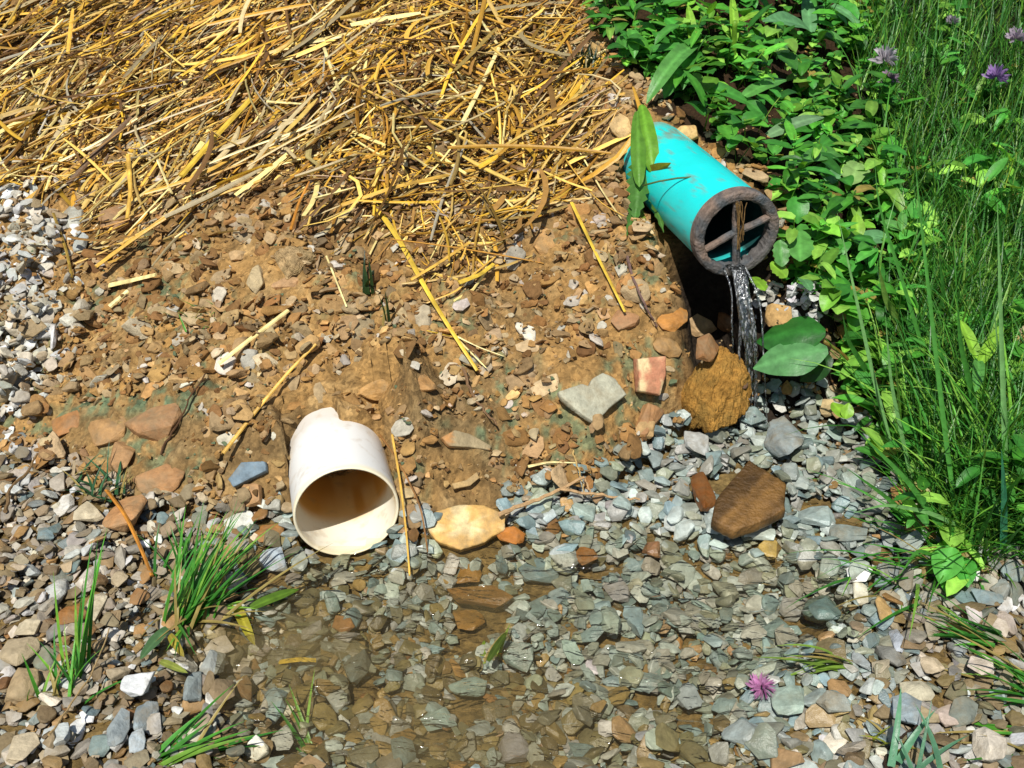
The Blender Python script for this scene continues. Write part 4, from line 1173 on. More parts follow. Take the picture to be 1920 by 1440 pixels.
# low weeds as ground cover
cover = Acc()
def cover_batch(n, hmin, hmax, lmin, lmax, wr, prof, poly, per, tone=1.0):
    qx_ = R.uniform(1050, 2500, n * 3); qy_ = R.uniform(-260, 1090, n * 3)
    ok = in_poly(qx_, qy_, poly)
    p = on_ground(hit(qx_[ok][:n], qy_[ok][:n]))
    ug, vg = proj(p); p = p[~in_poly(ug - 40, vg, grass_px) | (R.random(len(p)) < .2)]
    # nothing grows inside the pipe or in the hollow under it
    a, d = plocal(p[:, 0], p[:, 1], G_C, G_B)
    p = p[~((np.abs(d) < G_R + .012) & (a > -.14) & (a < .27))]
    m = len(p)
    hgt = R.uniform(hmin, hmax, m)
    tip = p + np.stack([R.normal(0, .25, m) * hgt, -.25 * hgt + R.normal(0, .25, m) * hgt, hgt], -1)
    # stems
    u = np.linspace(0, 1, 4)[None, :, None]
    pth = p[:, None] * (1 - u) + tip[:, None] * u + np.array([0, 0, 1]) * (np.sin(u * 3.14) * .1) * hgt[:, None, None]
    V, Fs = tubes(pth, R.uniform(.0006, .0012, (m, 1)), 4, 1)
    cover.add(V, Fs, np.repeat(gcol(m, .5, .9) * [1.2, 1, .8], 16, 0))
    k = per
    b = np.repeat(tip, k, 0) - np.repeat(np.stack([0 * hgt, 0 * hgt, hgt], -1), k, 0) * (R.random((m * k, 1)) * .6)
    yaw = R.random(m * k) * 6.28
    el = R.normal(.25, .3, m * k)
    dv = np.stack([np.cos(yaw) * np.cos(el), np.sin(yaw) * np.cos(el), np.sin(el)], -1)
    LL = R.uniform(lmin, lmax, m * k) * R.uniform(.7, 1.1, m * k)
    V, Fq = leaves(b, dv, np.broadcast_to([0, -.12, 1.], dv.shape), LL, LL * wr * R.uniform(.8, 1.2, m * k), R.normal(.7, .35, m * k), R.normal(.25, .15, m * k), prof, 7, 5, .06)
    gc = gcol(m * k) * tone * 1.15 * np.repeat(np.clip(1 + .45 * fbm(p[:, 0], p[:, 1], .08, 3, 77), .55, 1.4), k)[:, None]
    dry = R.random(m * k) < .03; gc[dry] = lin(180, 160, 84) * R.uniform(.5, .9, (dry.sum(), 1))
    cover.add(V, Fq, leaf_cols(gc, 7, 5))
cover_batch(1000, .012, .06, .018, .042, .36, 'oval', weed_px, 5)
cover_batch(1000, .008, .035, .010, .022, .45, 'oval', weed_px, 6)
cover_batch(420, .02, .07, .025, .055, .2, 'lance', weed_px, 5, 1.05)
cover_batch(500, .01, .03, .008, .016, .5, 'round', weed_px, 6, 1.1)
cover_batch(120, .05, .10, .02, .045, .3, 'lance', weed_px, 8, 1.05)
cover.build('ground_cover', M_LEAF, 'tangle of low leafy weeds covering the bank right of the turquoise pipe', True)

# grass
lawn = Acc()
def blades(p, hgt, lean, az, w, bend, S=7, col=None):
    m = len(p)
    d = np.stack([np.cos(az) * np.sin(lean), np.sin(az) * np.sin(lean), np.cos(lean)], -1)
    hz = np.stack([np.cos(az), np.sin(az), 0 * az], -1)
    upv = -hz + .001
    # leaf frame: 'up' faces away from the lean so that a positive bend droops along it
    V, Fq = leaves(p, d, -hz + np.array([0, 0, .4]), hgt, w, bend, np.full(m, .35), 'blade', S, 3)
    C_ = leaf_cols(col, S, 3, -.12)
    return V, Fq, C_
def grass_batch(n, poly, hmin, hmax, w, tone, leanm=.25):
    qx_ = R.uniform(1550, 2600, n * 3); qy_ = R.uniform(-380, 1095, n * 3)
    ok = in_poly(qx_, qy_, poly)
    p = on_ground(hit(qx_[ok][:n], qy_[ok][:n]))
    m = len(p)
    az = R.uniform(0, 6.28, m)
    V, Fq, C_ = blades(p, R.uniform(hmin, hmax, m), np.abs(R.normal(leanm, .2, m)), az, np.full(m, w) * R.uniform(.6, 1.3, m), R.uniform(.1, 1.3, m), 7, gcol(m, .6, 1.25) * tone)
    lawn.add(V, Fq, C_)
grass_batch(22000, grass_px, .03, .10, .001, .72)
grass_batch(3000, grass_px, .06, .16, .0015, .8)
grass_batch(1500, [(1600, 560), (1660, 860), (1715, 1010), (1770, 1085), (1940, 1085), (2600, 1075), (2600, 560)], .06, .15, .0014, .85, .35)
grass_batch(700, [(1640, 820), (1700, 1000), (1770, 1085), (2600, 1080), (2600, 800)], .08, .2, .0018, 1.1, .6)
grass_batch(1500, grass_px, .02, .08, .001, np.array([1.6, 1.0, .7]))
lawn.build('grass', M_GRASS, 'thick fine green grass covering the right side of the bank', True)

# tall single blades of grass
TALL = [
 ([(1800, 1020), (1770, 800), (1725, 400), (1715, 290)], 4.5, 'tall green grass stalk rising to the purple clover'),
 ([(1690, 910), (1640, 720), (1570, 400)], 4.0, 'pale grass stalk leaning over the weeds beside the pipe'),
 ([(1890, 1000), (1880, 700), (1870, 380)], 5.0, 'tall pale grass stalk near the right border'),
 ([(1750, 720), (1690, 520), (1645, 380), (1640, 300)], 3.6, 'slender grass stalk left of the tallest green stalk'),
 ([(1715, 930), (1670, 720), (1660, 590)], 4.0, 'grass blade with a straight pale edge above the grey gravel'),
 ([(1845, 830), (1800, 640), (1795, 560)], 6.0, 'broad grass blade in the middle of the right grass'),
 ([(1640, 720), (1590, 640), (1580, 590)], 5.0, 'grass blade bent over the big broad leaf'),
 ([(1800, 1040), (1700, 900), (1600, 800)], 6.0, 'long blade arching left over the gravel edge'),
 ([(1760, 1020), (1660, 930), (1590, 880)], 5.0, 'low blade arching left onto the grey gravel'),
 ([(1830, 1000), (1740, 960), (1660, 945), (1600, 962)], 4.5, 'pale blade lying flat across the gravel edge'),
 ([(1880, 1060), (1882, 930), (1878, 845)], 7.0, 'broad blue-green blade standing at the right'),
 ([(1900, 900), (1870, 640), (1862, 560)], 3.2, 'thin stalk beside the tall pale stalk at the right border'),
 ([(1790, 1060), (1720, 1030), (1690, 1075)], 4.5, 'blade drooping over the pool at the grass corner'),
 ([(1740, 620), (1770, 560), (1760, 470)], 4.0, 'short blade right of the slender stalk'),
 ([(1915, 560), (1880, 470), (1872, 400)], 4.0, 'blade crossing the right border below the purple clover'),
 ([(1700, 640), (1660, 560), (1648, 500)], 7.0, 'yellow-green broad blade behind the big broad leaf'),
]
for k, (pix, w, lab) in enumerate(TALL):
    q = npath(pix, None, 16)
    base = hit(q[0:1, 0], q[0:1, 1])[0]; t0 = (base - C0) @ FWD
    u = np.linspace(0, 1, 16)
    t = t0 - .10 * u - .0 * u * u
    pth = C0 + ray(q[:, 0], q[:, 1]) * t[:, None]
    wd = w * t / F * np.clip(1 - u ** 3, .08, 1) * np.clip(.55 + u * 2, 0, 1)
    T = unit(np.gradient(pth, axis=0)); sd = unit(np.cross(T, C0 - pth + np.array([0.3 * math.sin(k * 2.1), 0, .2]))); nn = np.cross(sd, T)
    V = np.stack([pth - sd * wd[:, None] + nn * wd[:, None] * .4, pth, pth + sd * wd[:, None] + nn * wd[:, None] * .4], 1)
    idx = np.arange(48).reshape(16, 3)
    Fq = np.stack([idx[:-1, :-1], idx[:-1, 1:], idx[1:, 1:], idx[1:, :-1]], -1).reshape(-1, 4)
    c = (lin(150, 190, 90) if 'yellow' in lab else lin(130, 185, 110) if 'pale' in lab else lin(70, 150, 110) if 'blue' in lab else lin(86, 158, 66)) * .8
    thing('grass_stalk', V, Fq, c, M_GRASS, lab, 'grass', 'tall grass blades on the right', True, base)

# grass tufts: each a thing
def tuft(px, py, n, hmin, hmax, lean_az, lean, label, w=.0016, spread=.008, col=None, name='grass_tuft', fan=.5, bend=(.2, 1.0), extra=None):
    base = hit(np.array([float(px)]), np.array([float(py)]), TOP)[0]
    p = base + np.stack([R.normal(0, spread, n), R.normal(0, spread * .6, n), np.full(n, -.004)], -1)
    az = lean_az + R.normal(0, fan, n)
    cc = gcol(n, .65, 1.15) if col is None else np.tile(col, (n, 1)) * R.uniform(.7, 1.2, (n, 1))
    dry = R.random(n) < .18; cc[dry] = lin(190, 170, 100) * .7
    V, Fq, C_ = blades(p, R.uniform(hmin, hmax, n), np.clip(R.normal(lean, .22, n), 0, 1.4), az, R.uniform(.6, 1.4, n) * w, R.uniform(*bend, n), 8, cc)
    return thing(name, V, Fq, C_, M_GRASS, label, 'grass tuft', None, True, base)
tuft(345, 1165, 46, .06, .15, .85, .62, 'big dark green grass tuft leaning right at the left edge of the pool', .0019, .012, fan=.35, bend=(.1, .7))
tuft(360, 1150, 22, .03, .08, -.3, .8, 'lower drooping blades at the foot of the big leaning tuft', .0016, .014, fan=1.0)
tuft(330, 1060, 22, .03, .06, 1.6, .4, 'small bluish green tuft behind the big leaning tuft', .0014, .014, fan=.9)
tuft(122, 1305, 16, .03, .07, 1.7, .35, 'short green tuft in the bottom left gravel', .0013, .012, fan=1.2)
tuft(145, 1270, 8, .10, .15, 1.15, .45, 'tall leaning blades of a tuft on the left gravel', .0019, .006, fan=.18, bend=(0, .3))
tuft(190, 915, 26, .02, .05, 1.6, .5, 'small dark weed with thin blades on the left soil', .0016, .016, col=lin(60, 110, 70) * .8, fan=1.6)
tuft(1860, 1195, 20, .04, .08, 3.0, 1.1, 'green tuft lying flat to the left on the right shore', .0019, .010, fan=.3, bend=(0, .5))
tuft(1945, 1300, 26, .05, .105, 3.05, 1.05, 'wide green tuft entering from the right border low down', .0022, .015, fan=.35, bend=(0, .6))
tuft(1945, 1385, 10, .05, .09, 3.2, 1.2, 'flat green blades spreading at the bottom right border', .0022, .012, fan=.3, bend=(0, .4))
tuft(1590, 1245, 12, .04, .08, 3.3, 1.1, 'small yellow-green tuft lying over the right pool edge', .0017, .006, col=lin(140, 176, 70) * .8, fan=.3)
tuft(1715, 1440, 6, .04, .07, 1.4, .5, 'pale blue-green blades at the bottom right edge', .0022, .01, col=lin(110, 170, 130) * .75, fan=.4)
tuft(1660, 1395, 10, .02, .04, 1.6, .6, 'tiny yellow moss-like tuft in the bottom right gravel', .0012, .01, col=lin(170, 180, 60) * .7, fan=2)
tuft(300, 1425, 14, .05, .09, .3, 1.1, 'green blades lying over the bottom left stones', .0022, .01, fan=.3, bend=(0, .4))
tuft(565, 1400, 5, .05, .08, 2.2, 1.0, 'single thin grass blades by the light stone at the bottom', .0015, .004, fan=.4)
tuft(915, 1235, 3, .035, .05, 1.1, .9, 'small green blades standing in the middle of the pool', .0026, .004, fan=.2, col=lin(150, 190, 60) * .8)
tuft(395, 585, 26, .012, .03, 1.5, .7, 'thin mossy green tuft on the bare soil below the straw', .0009, .028, fan=2)
tuft(1110, 120, 80, .02, .05, 1.6, .6, 'dark green moss-like clump beside the straw at the top', .0014, .016, col=lin(50, 84, 52) * .6, fan=2)
tuft(690, 545, 5, .04, .055, 1.6, .15, 'dark green blades poking out of the soil below the straw', .0022, .003, col=lin(56, 84, 40) * .6, fan=1)
tuft(727, 605, 3, .03, .045, 1.6, .12, 'short dark blades beside the broken straw stalk', .0018, .003, col=lin(56, 84, 40) * .6, fan=1)
tuft(1770, 1075, 40, .06, .14, 3.6, 1.0, 'fringe of grass drooping over the corner of the grass bank', .0016, .03, fan=.8)
tuft(1600, 690, 18, .05, .1, 1.8, .35, 'reddish stemmed tuft behind the big broad leaf', .0013, .012, col=lin(150, 110, 60) * .7, fan=1)

# single notable leaves and plants
def leaf_part(parent, name, pix0, pix1, W_px, t_off0, t_off1, bend, fold, prof, col, ruffle=.05, facing=None, nu=12, nv=7, lobe=0):
    b0 = hit(np.array([float(pix0[0])]), np.array([float(pix0[1])]), TOP)[0]; t0 = (b0 - C0) @ FWD
    p0 = C0 + ray(*pix0) * (t0 - t_off0)
    b1 = hit(np.array([float(pix1[0])]), np.array([float(pix1[1])]), TOP)[0]; t1 = (b1 - C0) @ FWD
    p1 = C0 + ray(*pix1) * (min(t1, t0 + .05) - t_off1)
    d = p1 - p0; L_ = np.linalg.norm(d)
    upv = unit(np.array([0, -.45, 1.]) if facing is None else facing)
    arc = 1 / max(.5, math.sin(bend / 2) / (bend / 2 + 1e-6)) if abs(bend) > .05 else 1
    # start direction raised so that the bent leaf ends at p1
    sd = unit(np.cross(unit(d), upv)); un = np.cross(sd, unit(d))
    d0 = unit(d) * math.cos(bend / 2) + un * math.sin(bend / 2)
    V, Fq = leaves(p0[None], d0[None], un[None], np.array([L_ * arc]), np.array([W_px * t0 / F]), np.array([bend]), np.array([fold]), prof, nu, nv, ruffle, lobe)
    C_ = leaf_cols(np.atleast_2d(col), nu, nv, .35)
    if parent is None: return V, Fq, C_
    return part(name, V, Fq, C_, M_LEAF, parent, True)
def plant(name, px, py, label, cat, specs, stems=()):
    b = hit(np.array([float(px)]), np.array([float(py)]))[0]
    e = empty(name, b, label, cat)
    for s in specs: leaf_part(e, 'leaf', *s)
    for pix, w, c in stems:
        q = npath(pix, None, 10); bb = hit(q[-1:, 0], q[-1:, 1])[0]; t = (bb - C0) @ FWD - np.linspace(.05, .0, 10)
        pth = C0 + ray(q[:, 0], q[:, 1]) * t[:, None]
        V, Fs = tubes(pth[None], (w * t / F)[None], 6, 1)
        part('stem', V, Fs, c, M_LEAF, e, True)
    return e
G1 = lin(74, 146, 58) * .85; G2 = lin(96, 160, 76) * .85; G3 = lin(140, 190, 60) * .85; G4 = lin(110, 168, 110) * .8
plant('dock_plant', 1320, 120, 'weed with long drooping leaves hanging behind the turquoise pipe', 'weed', [
    ((1300, 88), (1212, 195), 22, .06, .02, 1.2, .3, 'lance', G2), ((1296, 105), (1245, 185), 24, .05, .02, .9, .3, 'lance', G1),
    ((1310, 90), (1195, 100), 14, .06, .05, .5, .2, 'lance', G1), ((1300, 85), (1290, 10), 12, .06, .09, .3, .3, 'lance', G3)])
plant('broad_leaved_weed', 1400, 185, 'weed with a long flat leaf pointing left above the turquoise pipe', 'weed', [
    ((1400, 190), (1275, 150), 20, .05, .045, .5, .15, 'lance', G1), ((1395, 180), (1475, 150), 18, .05, .05, .5, .15, 'lance', G2), ((1400, 190), (1440, 230), 16, .05, .04, .6, .2, 'oval', G1)])
plant('seedling', 1380, 120, 'bright yellow-green seedling at the top of the weeds', 'weed', [
    ((1378, 78), (1372, -8), 11, .07, .09, .3, .4, 'lance', G3), ((1380, 45), (1440, 25), 9, .07, .07, .6, .2, 'lance', G3),
    ((1376, 80), (1415, 78), 8, .06, .06, .4, .2, 'oval', G3), ((1374, 80), (1338, 74), 8, .06, .06, .4, .2, 'oval', G3)], [([(1378, 40), (1376, 90), (1376, 130)], 5, G3)])
plant('broad_leaved_weed', 1590, 100, 'weed with wide pale leaves at the top right beside the grass', 'weed', [
    ((1520, 60), (1430, 40), 24, .07, .06, .6, .2, 'oval', G4), ((1520, 60), (1510, -5), 18, .07, .08, .3, .2, 'lance', G4), ((1560, 10), (1620, 60), 14, .08, .06, .7, .2, 'lance', G4), ((1530, 60), (1590, 90), 16, .07, .05, .6, .2, 'lance', G2)])
plant('broad_leaved_weed', 1540, 250, 'weed with a long pale leaf sweeping right above the grate', 'weed', [
    ((1440, 255), (1545, 220), 18, .06, .06, .5, .15, 'lance', lin(130, 170, 120) * .75), ((1520, 180), (1555, 150), 16, .06, .07, .5, .2, 'oval', G2), ((1530, 280), (1580, 255), 16, .05, .05, .5, .2, 'oval', G1)])
plant('ground_ivy', 1500, 480, 'small plant with round scalloped leaves right of the grate', 'weed', [
    ((1500, 490), (1498, 432), 24, .05, .06, .3, .1, 'round', G2 * 1.1, .08, None, 14, 9, 5), ((1545, 490), (1565, 440), 22, .05, .06, .3, .1, 'round', G2, .08, None, 14, 9, 5),
    ((1466, 500), (1462, 450), 15, .05, .06, .3, .1, 'round', G2 * .9, .08, None, 14, 9, 5), ((1445, 492), (1475, 520), 15, .05, .05, .3, .1, 'round', G3 * .9, .08, None, 14, 9, 5),
    ((1410, 520), (1435, 545), 12, .05, .05, .3, .1, 'round', G3 * .9, .08, None, 14, 9, 5), ((1500, 520), (1520, 545), 11, .05, .05, .3, .1, 'round', G4, .08, None, 14, 9, 5)])
plant('ground_ivy', 1590, 360, 'pale scalloped leaves in the middle of the weeds', 'weed', [
    ((1560, 345), (1550, 310), 20, .05, .06, .4, .1, 'round', G4 * 1.1, .08, None, 14, 9, 5), ((1595, 345), (1610, 305), 24, .05, .06, .4, .1, 'round', lin(150, 190, 110) * .85, .08, None, 14, 9, 5), ((1580, 290), (1490, 310), 20, .06, .06, .5, .15, 'oval', G2, .06)])
plant('mint_plant', 1605, 470, 'star-shaped weed with opposite pale leaves above the white gravel', 'weed', [
    ((1608, 450), (1555, 428), 14, .07, .06, .5, .2, 'oval', G4), ((1610, 452), (1672, 445), 17, .07, .06, .5, .2, 'oval', G4), ((1608, 450), (1606, 400), 13, .07, .08, .3, .3, 'oval', G3), ((1608, 452), (1620, 478), 11, .07, .06, .5, .2, 'oval', G3)], [([(1608, 450), (1612, 480)], 4, G3)])
plant('mint_plant', 1690, 450, 'small star-shaped weed between the weeds and the grass', 'weed', [
    ((1690, 432), (1650, 415), 12, .07, .06, .5, .2, 'oval', G2), ((1690, 432), (1715, 440), 12, .07, .06, .5, .2, 'oval', G3), ((1690, 432), (1692, 395), 9, .07, .08, .3, .3, 'oval', G2)])
plant('dock_plant', 1560, 660, 'weed with one big broad smooth leaf hanging beside the falling water', 'weed', [
    ((1548, 622), (1418, 640), 46, .05, .06, .7, -.25, 'oval', lin(52, 118, 46) * .8, .05), ((1552, 655), (1412, 690), 40, .065, .07, .5, -.15, 'oval', lin(100, 160, 96) * .8, .05), ((1560, 670), (1500, 715), 24, .05, .03, .6, -.2, 'oval', lin(46, 92, 40) * .6, .05)],
    [([(1545, 640), (1590, 670), (1605, 720)], 4, lin(170, 150, 70) * .6)])
plant('broad_leaved_weed', 1840, 690, 'bright yellow-green wide bladed plant standing in the right grass', 'weed', [
    ((1835, 680), (1800, 600), 14, .1, .12, .3, .35, 'lance', G3), ((1838, 680), (1880, 610), 15, .1, .12, .3, .35, 'lance', G3), ((1835, 675), (1828, 735), 14, .1, .1, .4, .3, 'lance', G2)])
plant('seedling', 1580, 790, 'bright green seedling at the dark edge of the gravel', 'weed', [((1585, 785), (1560, 755), 15, .04, .04, .4, .2, 'oval', G3), ((1585, 785), (1592, 755), 12, .04, .05, .4, .2, 'oval', G3)])
plant('seedling', 1645, 840, 'small green seedling below the drooping grass at the gravel edge', 'weed', [((1650, 855), (1635, 815), 10, .04, .05, .3, .2, 'oval', G3), ((1655, 855), (1690, 835), 11, .04, .04, .4, .2, 'oval', lin(180, 180, 90) * .7)])
# the leaf lying along the turquoise pipe
e = empty('pipe_leaf', hit(np.array([1205.]), np.array([430.]))[0], 'torn green leaf hanging down the left side of the turquoise pipe', 'leaf')
def surf_leaf(px0, py0, px1, py1, w, col, toff, nu=14, lobe=0, prof='oval', bend=.3):
    t_ref = (G_C + G_B * .17 - C0) @ FWD - .045
    p0 = C0 + ray(px0, py0) * (t_ref + .05 + toff); p1 = C0 + ray(px1, py1) * (t_ref - .02 + toff)
    d = p1 - p0
    up = unit(C0 - p0)
    V, Fq = leaves(p0[None], unit(d)[None], up[None], np.array([np.linalg.norm(d)]), np.array([w * t_ref / F]), np.array([bend]), np.array([-.35]), prof, nu, 7, .06, lobe)
    part('leaf_blade', V, Fq, leaf_cols(np.atleast_2d(col), nu, 7, .35), M_LEAF, e, True)
surf_leaf(1203, 196, 1222, 300, 24, lin(112, 164, 48) * .85, .004, 18, 0, 'lance2', .5)
surf_leaf(1195, 208, 1198, 330, 20, lin(98, 150, 50) * .8, 0, 18, 0, 'lance2', .35)
surf_leaf(1206, 270, 1192, 400, 26, lin(84, 136, 54) * .72, -.006, 21, 1, 'oval', .3)
surf_leaf(1215, 330, 1240, 420, 11, lin(84, 130, 52) * .7, -.008, 15, 1)
surf_leaf(1205, 340, 1180, 425, 14, lin(80, 128, 52) * .7, -.01, 15, 1)
surf_leaf(1203, 330, 1244, 312, 12, lin(150, 146, 46) * .7, -.012)
surf_leaf(1196, 380, 1212, 450, 8, lin(140, 160, 60) * .7, -.012)
t_ref = (G_C + G_B * .12 - C0) @ FWD - .062
pth = C0 + ray(*np.array([(1205, 348), (1235, 340), (1270, 334), (1300, 332), (1328, 334)], float).T) * np.linspace(t_ref + .01, t_ref - .004, 5)[:, None]
V, Fs = tubes(pth[None], np.full((1, 5), .0011), 6, 1)
part('leaf_stalk', V, Fs, lin(104, 130, 60) * .6, M_LEAF, e, True)

def loose_leaf(p0, p1, w, col, label, prof='lance', lift=.012, bend=.3, fold=.3):
    V, Fq, C_ = leaf_part(None, '', p0, p1, w, lift, lift, bend, fold, prof, col)
    thing('fallen_leaf', V, Fq, C_, M_LEAF, label, 'leaf', None, True)
loose_leaf((315, 1178), (263, 1236), 15, lin(98, 138, 90) * .7, 'folded grey-green leaf lying below the big leaning tuft')
loose_leaf((440, 1130), (478, 1210), 13, lin(176, 166, 50) * .75, 'yellow-green leaf trailing into the water from the big tuft', lift=.018)
loose_leaf((300, 1240), (352, 1262), 9, lin(160, 172, 80) * .7, 'small yellow-green leaf behind the white blocky stone')
loose_leaf((318, 1190), (345, 1232), 10, lin(180, 164, 66) * .7, 'yellowish leaf blade pointing at the white rounded stone')
loose_leaf((470, 1140), (560, 1105), 13, lin(110, 150, 50) * .65, 'mossy green leaf lying in the water in front of the pale blue stone', lift=.016)
loose_leaf((915, 1240), (950, 1185), 9, lin(90, 110, 40) * .6, 'dark olive leaf standing in the water in the middle', lift=.03)
loose_leaf((1705, 905), (1760, 935), 9, lin(190, 190, 100) * .7, 'pale curled leaf under the drooping grass', lift=.02)

# clover flower heads
def flower(px, py, rpx, col, label, toff, stem=True):
    b = hit(np.array([float(px)]), np.array([float(py)]))[0]; t = (b - C0) @ FWD - toff
    c = C0 + ray(px, py) * t; r = rpx * t / F
    foot = np.array([c[0] + .01, c[1] + .01, ground(c[0] + .01, c[1] + .01)])
    e = empty('clover_flower', foot if stem else c - [0, 0, r], label, 'flower')
    n_ = 60
    z = R.uniform(-.35, 1, n_); a = R.uniform(0, 6.28, n_); s = np.sqrt(1 - z * z)
    d = np.stack([s * np.cos(a), s * np.sin(a), z], -1)
    V, Fq = leaves(c + d * r * .2, d + [0, 0, .25], np.stack([-d[:, 1], d[:, 0], .3 + 0 * a], -1), np.full(n_, r * .95) * R.uniform(.8, 1.1, n_), np.full(n_, r * .17), R.normal(.2, .3, n_), np.full(n_, .4), 'lance', 5, 3)
    cc = np.tile(col, (n_, 1)) * R.uniform(.75, 1.15, (n_, 1))
    part('petals', V, Fq, leaf_cols(np.clip(cc, 0, .9), 5, 3, 0), M_PETAL, e, True)
    if stem:
        u = np.linspace(0, 1, 6)[:, None]
        V, Fs = tubes((c * (1 - u) + foot * u)[None], .0011, 5, 1)
        part('stem', V, Fs, G1, M_LEAF, e, True)
flower(1658, 112, 26, lin(216, 208, 214) * .85, 'whitish clover flower head at the edge of the grass', .12)
flower(1668, 152, 20, lin(190, 160, 186) * .75, 'faded pink clover flower just below the whitish one', .11)
flower(1868, 145, 23, lin(186, 150, 212) * .85, 'purple clover flower head near the right border', .12)
flower(1903, 72, 20, lin(206, 190, 206) * .8, 'pale clover flower at the upper right border', .12)
flower(1785, 40, 12, lin(190, 180, 190) * .7, 'tiny faded clover flower near the top right', .11)
flower(1428, 1288, 27, lin(222, 156, 204) * .85, 'pink flower head lying in the shallow water', .042, False)

# ------------------------------------------------------------------ water
jj, ii = np.mgrid[0:len(gy), 0:len(gx)]
sx, sy = np.meshgrid(gx, gy)
inp = in_poly(sx, sy, pool)
WZ = float(np.percentile(TOP[inp], 86))
print('WATER Z', WZ, 'pool percentiles', np.percentile(TOP[inp], [10, 30, 50, 70, 90]))
def water_mat():
    m, nt, out = new_mat('pool_water'); L = nt.links.new
    geo = N(nt, 'ShaderNodeNewGeometry')
    n1 = N(nt, 'ShaderNodeTexNoise'); n1.inputs['Scale'].default_value = 38; n1.inputs['Detail'].default_value = 3; n1.inputs['Distortion'].default_value = .8
    mp = N(nt, 'ShaderNodeMapping'); mp.inputs['Scale'].default_value = (.7, 1.6, 1)
    L(geo.outputs['Position'], mp.inputs[0]); L(mp.outputs[0], n1.inputs['Vector'])
    b = N(nt, 'ShaderNodeBump'); b.inputs['Strength'].default_value = .8; b.inputs['Distance'].default_value = .01
    L(n1.outputs['Fac'], b.inputs['Height'])
    fr = N(nt, 'ShaderNodeFresnel'); fr.inputs['IOR'].default_value = 1.33; L(b.outputs[0], fr.inputs['Normal'])
    tr = N(nt, 'ShaderNodeBsdfTransparent'); tr.inputs['Color'].default_value = (.965, .945, .875, 1)
    gl = N(nt, 'ShaderNodeBsdfGlossy'); gl.inputs['Roughness'].default_value = .04; L(b.outputs[0], gl.inputs['Normal'])
    vc = N(nt, 'ShaderNodeVertexColor', layer_name='col'); sep = N(nt, 'ShaderNodeSeparateColor'); L(vc.outputs['Color'], sep.inputs[0])
    n2 = N(nt, 'ShaderNodeTexNoise'); n2.inputs['Scale'].default_value = 16; n2.inputs['Detail'].default_value = 5; L(geo.outputs['Position'], n2.inputs['Vector'])
    mu = N(nt, 'ShaderNodeMath', operation='MULTIPLY'); L(sep.outputs[0], mu.inputs[0])
    mr = N(nt, 'ShaderNodeMapRange'); mr.inputs['From Min'].default_value = .3; mr.inputs['From Max'].default_value = .68; mr.inputs['To Min'].default_value = .25; mr.inputs['To Max'].default_value = 1
    L(n2.outputs['Fac'], mr.inputs['Value']); L(mr.outputs[0], mu.inputs[1])
    df = N(nt, 'ShaderNodeBsdfDiffuse'); df.inputs['Color'].default_value = (.215, .165, .07, 1)
    mk = N(nt, 'ShaderNodeMixShader'); L(mu.outputs[0], mk.inputs[0]); L(tr.outputs[0], mk.inputs[1]); L(df.outputs[0], mk.inputs[2])
    ms = N(nt, 'ShaderNodeMixShader'); L(fr.outputs[0], ms.inputs[0]); L(mk.outputs[0], ms.inputs[1]); L(gl.outputs[0], ms.inputs[2])
    L(ms.outputs[0], out.inputs[0]); return m
xs_ = np.arange(-.75, .62, .012); ys_ = np.arange(.30, 1.14, .012)
GX, GY = np.meshgrid(xs_, ys_)
d_ = seg_dist(GX, GY, pool, True); d_ = np.where(in_poly(GX, GY, pool), d_, -d_)
ap, dp_ = plocal(GX, GY, W_C, W_B)
kp = (d_ > -.07) & ~((np.abs(dp_) < W_R + .004) & (ap > -.016))
idm = -np.ones(GX.shape, int); idm[kp] = np.arange(kp.sum())
Fq = np.stack([idm[:-1, :-1], idm[:-1, 1:], idm[1:, 1:], idm[1:, :-1]], -1).reshape(-1, 4); Fq = Fq[(Fq >= 0).all(1)]
V = np.stack([GX[kp], GY[kp], WZ + 0 * GX[kp]], -1)
wu, wv = proj(V)
murk = .42 * np.exp(-((wu - 560) / 170) ** 2 - ((wv - 1215) / 75) ** 2) + .27 * np.exp(-((wu - 860) / 330) ** 2 - ((wv - 1390) / 130) ** 2) + .22 * np.exp(-((wu - 900) / 120) ** 2 - ((wv - 1120) / 60) ** 2) + .05
murk = np.clip(murk, 0, .62)[:, None] * np.ones(3)
tag(link('water', np_mesh('water', V, Fq, murk, water_mat(), True)), 'shallow clear water with brown silt over the gravel', None, None, 'structure')

